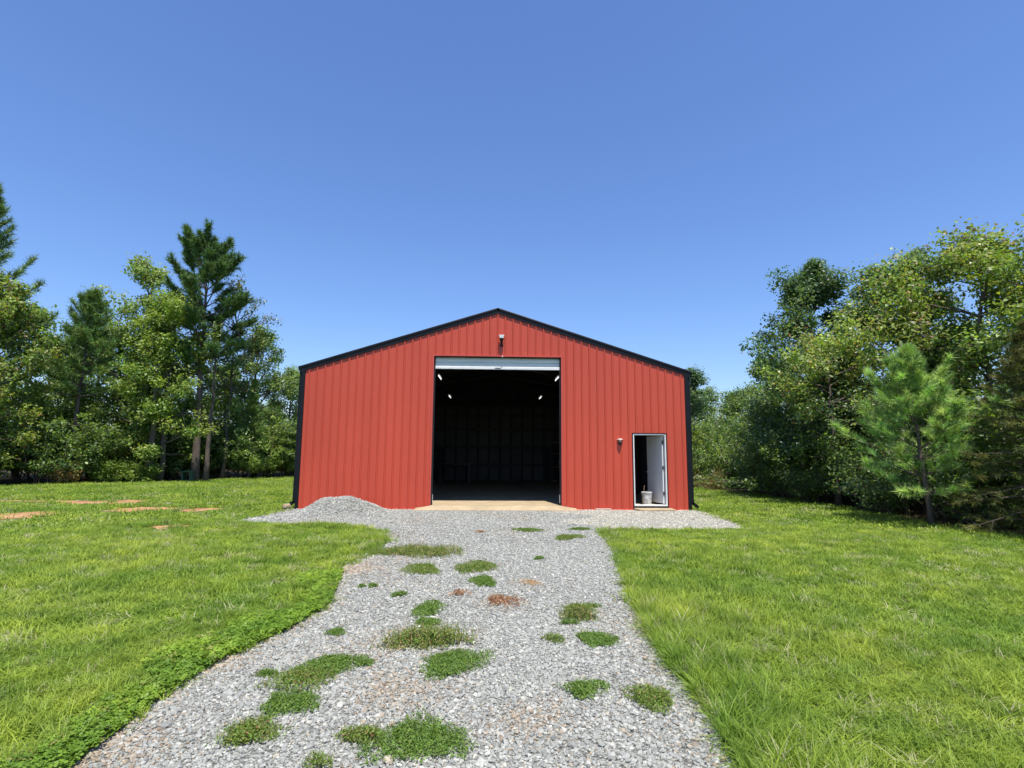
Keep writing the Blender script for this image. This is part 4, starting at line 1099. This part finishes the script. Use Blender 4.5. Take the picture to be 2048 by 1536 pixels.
def blade_tuft(seed, n, spread, h, w, bend, mat, lean=0.0, segs=3):
    g = np.random.default_rng(seed); V = []; F = []
    for i in range(n):
        r_ = spread * math.sqrt(g.random()); a = g.uniform(0, 6.283)
        p = np.array([r_ * math.cos(a), r_ * math.sin(a), 0.0])
        az = g.uniform(0, 6.283); hh = h * g.uniform(.55, 1.15); ww = w * g.uniform(.7, 1.2)
        out = np.array([math.cos(az), math.sin(az), 0]); sd = np.array([-out[1], out[0], 0])
        bb_ = bend * g.uniform(.3, 1.5); b0 = len(V)
        for s_ in range(segs + 1):
            t = s_ / segs
            c = p + out * hh * bb_ * t ** 1.7 + np.array([lean * hh * t, 0, hh * t * (1 - .35 * bb_ * t)])
            if s_ < segs:
                V += [c - sd * ww * (1 - .6 * t), c + sd * ww * (1 - .6 * t)]
            else:
                V.append(c)
        for s_ in range(segs - 1): F.append((b0 + 2 * s_, b0 + 2 * s_ + 1, b0 + 2 * s_ + 3, b0 + 2 * s_ + 2))
        F.append((b0 + 2 * segs - 2, b0 + 2 * segs - 1, b0 + 2 * segs))
    me = bpy.data.meshes.new('tuft'); me.from_pydata([tuple(v) for v in V], [], F); me.materials.append(mat)
    return me

def clover_tuft(seed, n, spread, h, lf, mat):
    g = np.random.default_rng(seed); V = []; F = []
    for i in range(n):
        r_ = spread * math.sqrt(g.random()); a = g.uniform(0, 6.283)
        p = np.array([r_ * math.cos(a), r_ * math.sin(a), h * g.uniform(.4, 1.1)])
        tilt = g.normal(size=2) * .35; nn = np.array([tilt[0], tilt[1], 1.0]); nn /= np.linalg.norm(nn); a0 = g.uniform(0, 6.28)
        for k in range(3):
            aa = a0 + k * 2.094
            t = np.array([math.cos(aa), math.sin(aa), 0]); t -= nn * (t @ nn); t /= np.linalg.norm(t); b_ = np.cross(nn, t); b0 = len(V)
            l = lf * g.uniform(.8, 1.2)
            V += [p, p + t * l * .6 + b_ * l * .42, p + t * l, p + t * l * .6 - b_ * l * .42]; F.append((b0, b0 + 1, b0 + 2, b0 + 3))
    me = bpy.data.meshes.new('clover'); me.from_pydata([tuple(v) for v in V], [], F); me.materials.append(mat)
    return me

M['grass'] = mat_grass('lawn_blades', (.235, .365, .042), (.365, .465, .062), (.52, .50, .26), .055, 0.45)
M['grass_left'] = M['grass']
M['clover'] = mat_grass('clover_leaves', (.2, .35, .035), (.28, .41, .045), (.36, .36, .1), .04, 0.42)
near = proto_collection('near_tuft', [blade_tuft(600 + i, 16, .045, (.10, .085, .12, .07)[i % 4], .0030, 1.0, M['grass']) for i in range(8)])
midp = proto_collection('mid_tuft', [blade_tuft(620 + i, 30, .11, (.10, .08, .115)[i % 3], .0052, .9, M['grass'], segs=2) for i in range(6)])
farp = proto_collection('far_tuft', [blade_tuft(640 + i, 46, .28, (.09, .075)[i % 2], .011, .8, M['grass'], segs=2) for i in range(6)])
tallp = proto_collection('tall_tuft', [blade_tuft(660 + i, 18, .05, (.2, .16, .24)[i % 3], .0038, .75, M['grass']) for i in range(6)])
clov = proto_collection('clover_tuft', [clover_tuft(680 + i, 16, .06, .06, .02, M['clover']) for i in range(6)])

def in_view(x, y, margin=.08):
    dx, dy = x - CAM.x, y - CAM.y
    f_ = dx * math.sin(yaw) + dy * math.cos(yaw); r_ = dx * math.cos(yaw) - dy * math.sin(yaw)
    return (f_ > 1.7) & (np.abs(r_) < f_ * (1024 / 1060 + margin) + 1.2)

def cand(n, x0, x1, y0, y1):
    return rng.uniform(x0, x1, n), rng.uniform(y0, y1, n)

BARN_POLY = [(-5.75, 0.0), (5.75, 0.0), (5.75, 12.2), (-5.75, 12.2)]
def lawn_mask(x, y, edge=.06):
    jx = rng.normal(size=len(x)) * edge; jy = rng.normal(size=len(x)) * edge
    ok = in_view(x, y) & ~inside(DRIVE, x + jx, y + jy) & ~inside(BARN_POLY, x, y)
    ok &= ~(inside(WOODS_L, x + jx * 3, y + jy * 3) & (dist_to(WOODS_L, x, y) > .35))
    for (sx, sy, a, b_) in SOIL:
        q = ((x - sx) / a) ** 2 + ((y - sy) / b_) ** 2
        q2 = ((x - sx) / (a + .12)) ** 2 + ((y - sy + .3) / (b_ + .55)) ** 2
        ok &= ~(((q < 1.15) | (q2 < 1.0)) & (rng.random(len(x)) > .05 + .25 * np.clip(q - .5, 0, 1)))
    return ok

def lawn(name, coll, nproto, dens, d0, d1, box, smin, smax, hfun=None):
    x0, x1, y0, y1 = box
    n = int(dens * (x1 - x0) * (y1 - y0))
    x, y = cand(n, *box)
    d = np.hypot(x - CAM.x, y - CAM.y)
    k = (d >= d0) & (d < d1); x, y = x[k], y[k]
    k = lawn_mask(x, y); x, y = x[k], y[k]; n = len(x)
    s_ = rng.uniform(smin, smax, n)
    # patchy length: slow variation over the lawn
    q = .85 + .28 * np.sin(x * 1.1 + 1.3 * np.sin(y * .7)) * np.sin(y * 1.3 + x * .4) + .12 * np.sin(x * 4.1) * np.sin(y * 3.7)
    hz = s_ * np.clip(q, .5, 1.35)
    if hfun is not None: hz *= hfun(x, y)
    scl = np.stack([s_, s_, hz], 1)
    rot = np.stack([rng.normal(size=n) * .12, rng.normal(size=n) * .12, rng.uniform(0, 6.283, n)], 1)
    o = scatter(name, np.stack([x, y, np.zeros(n)], 1), rot, scl, rng.integers(0, nproto, n), coll, M['grass'])
    tag(o, kind='stuff')
    return o
tag(lawn('lawn_grass', near, 8, 520, 0, 6.2, (-7.5, 7.5, -13.8, -8.8), .8, 1.3, lambda x, y: np.where(x > 0, 1.3, 1.0)), 'fine green grass blades of the lawn nearest the camera', 'grass')
tag(lawn('lawn_grass', midp, 6, 130, 6.0, 14.5, (-16, 16, -12.5, -.5), .85, 1.3), 'green grass blades of the lawn beside the drive', 'grass')
tag(lawn('lawn_grass', farp, 6, 24, 14.0, 40, (-30, 14, -8, 22), .85, 1.3), 'green grass of the lawn beside and beyond the barn', 'grass')

tag(lawn('taller_grass', tallp, 6, 7, 0, 11, (-11, 11, -13.8, -4), .45, .8), 'scattered taller grass stalks standing out of the lawn', 'grass')
# long grass leaning over the drive's right edge
def strip(poly, n, w, side):
    P = [Vector(p) for p in poly]; L = [(b - a).length for a, b in zip(P, P[1:])]; tot = sum(L); X = []; 
    for i in range(n):
        t = rng.uniform(0, tot); k = 0
        while k < len(L) - 1 and t > L[k]: t -= L[k]; k += 1
        d = (P[k + 1] - P[k]) / L[k]; nn = Vector((d.y, -d.x)) * side
        o = rng.random() ** 1.4 * w
        q = P[k] + d * t + nn * (o - .03)
        X.append((q.x, q.y, o))
    return np.array(X)
RE = [(1.2, -13.6), (1.2, -12.4), (1.26, -11.85), (1.31, -11.22), (1.28, -10.63), (1.40, -9.84), (1.46, -8.9), (1.9, -6.4), (2.1, -4.25)]
S = strip(RE, 2300, .5, 1); n = len(S)
k = ~((S[:, 1] > -9.6) & (rng.random(n) > .35)); S = S[k]; n = len(S)
sc_ = rng.uniform(.65, 1.1, n) * np.where(S[:, 1] > -9.0, .6, 1.0)
o = scatter('long_grass', np.stack([S[:, 0], S[:, 1], np.zeros(n)], 1), np.stack([rng.normal(size=n) * .15, -.35 + rng.normal(size=n) * .15, rng.normal(size=n) * .5], 1),
            np.stack([sc_, sc_, sc_], 1), rng.integers(0, 6, n), tallp, M['grass'])
tag(o, 'long green grass leaning over the right edge of the drive', 'grass', kind='stuff')
# clover along the left edge
LE = [(-2.4, -13.6), (-2.32, -12.2), (-2.35, -11.71), (-2.3, -10.97), (-2.03, -10.14), (-1.89, -9.37), (-2.2, -7.75)]
S = strip(LE, 2300, .5, -1)
S = S[S[:, 2] < .16 + .3 * (.5 + .5 * np.sin(S[:, 1] * 2.3 + np.sin(S[:, 1] * 5.1))) + rng.random(len(S)) * .08]; n = len(S)
sc_ = rng.uniform(.7, 1.2, n)
o = scatter('clover', np.stack([S[:, 0], S[:, 1], np.zeros(n) + .01], 1), np.stack([rng.normal(size=n) * .1, rng.normal(size=n) * .1, rng.uniform(0, 6.28, n)], 1),
            np.stack([sc_, sc_, sc_], 1), rng.integers(0, 6, n), clov, M['clover'])
tag(o, 'dense low clover along the left edge of the drive', 'clover', kind='stuff')

# stones
def stone_mesh(seed, mat):
    bm = bmesh.new(); bmesh.ops.create_icosphere(bm, subdivisions=1, radius=1.0)
    r = random.Random(seed); ax = [r.uniform(.75, 1.3), r.uniform(.65, 1.05), r.uniform(.45, .8)]
    for v in bm.verts:
        v.co *= 1 + r.uniform(-.22, .22)
        v.co = Vector((v.co.x * ax[0], v.co.y * ax[1], v.co.z * ax[2]))
    me = bpy.data.meshes.new('stone'); bm.to_mesh(me); bm.free(); me.materials.append(mat)
    return me
stones = proto_collection('stone', [stone_mesh(700 + i, M['stone']) for i in range(10)] + [stone_mesh(710 + i, M['stone_tan']) for i in range(4)])
pale = proto_collection('pale_stone', [stone_mesh(720 + i, M['stone_pale']) for i in range(8)])

DUSTY = [(-.78, -11.35, .3, .75), (.12, -11.8, .25, .6), (.35, -8.45, .2, .5), (0, -9.3, .25, .5), (-2.25, -12.2, .35, .7), (-2.1, -7.6, .5, .8), (-2.2, -10.8, .25, .7), (-1.5, -7.0, .4, .4), (1.2, -11.0, .25, .3)]
def gravel(name, coll, nproto, dens, box, d0, d1, size, label, mask=None, zf=None):
    x0, x1, y0, y1 = box
    x, y = cand(int(dens * (x1 - x0) * (y1 - y0)), *box)
    d = np.hypot(x - CAM.x, y - CAM.y); k = (d >= d0) & (d < d1) & in_view(x, y); x, y = x[k], y[k]
    jw = np.where(rng.random(len(x)) < .12, .22, .05)
    k = inside(DRIVE, x + rng.normal(size=len(x)) * jw, y + rng.normal(size=len(x)) * jw)
    k &= ~((x > DL - .4) & (x < DR + .4) & (y > -.36)) & ~((x > PL) & (x < PR + .12) & (y > -.37)) & (y < -.02)
    if mask is not None: k &= mask(x, y)
    x, y = x[k], y[k]; n = len(x)
    s_ = size * rng.lognormal(0, .36, n)
    z = .014 + s_ * .25
    if zf is not None: z = zf(x, y) + s_ * .25
    rot = np.stack([rng.normal(size=n) * .3, rng.normal(size=n) * .3, rng.uniform(0, 6.283, n)], 1)
    ids = rng.integers(0, nproto, n)
    if coll is stones:                      # places where soil and dust have worked up between the stones
        f = np.zeros(n)
        for (dx_, dy_, dr_, k_) in DUSTY: f = np.maximum(f, k_ * np.exp(-(((x - dx_) ** 2 + (y - dy_) ** 2) / dr_ ** 2)))
        edge_d = dist_to(DRIVE, x, y)
        f = np.maximum(f, .55 * np.exp(-(edge_d / .16) ** 2) * (x < 0) * (y < -6.5))
        f = np.maximum(f, .28 * np.clip(np.sin(x * 1.7 + 2 * np.sin(y * .9)) * np.sin(y * 1.25 + x), 0, 1))
        ids = np.where(rng.random(n) < f, 10 + rng.integers(0, 4, n), ids)
    o = scatter(name, np.stack([x, y, z], 1), rot, np.stack([s_, s_, s_], 1), ids, coll, M['stone'])
    tag(o, label, 'gravel', kind='stuff')
    return o
on_pile = lambda x, y: (pile_h(x, y) > .0) & (x < -2.2) & (y > -3.2)
pale_f = lambda x, y: (x > 2.0 + .5 * np.sin(y * 3)) & (y > -3.95)
gravel('drive_gravel', stones, 10, 5600, (-2.8, 1.7, -13.6, -9.4), 0, 5.4, .0088, 'grey crushed stone of the drive nearest the camera')
gravel('drive_gravel', stones, 10, 3400, (-2.8, 2.4, -10.8, -4.8), 5.4, 9.6, .0096, 'grey crushed stone of the middle of the drive')
gravel('drive_gravel', stones, 10, 1900, (-6.2, 6.0, -6.5, 0), 9.6, 17, .0108, 'grey crushed stone in front of the barn doorway', lambda x, y: ~on_pile(x, y) & ~pale_f(x, y))
gravel('pale_gravel', pale, 8, 1500, (1.5, 6.0, -4.2, 0), 9.6, 17, .009, 'pale beige crushed stone in front of the walk door', pale_f)
po = gravel('pile_stones', stones, 10, 2400, (-6.1, -2.1, -3.3, -.1), 9.6, 17, .015, None, on_pile, lambda x, y: pile_h(x, y))
po.parent = pile
for k_ in ('label', 'category'):
    if k_ in po.keys(): del po[k_]
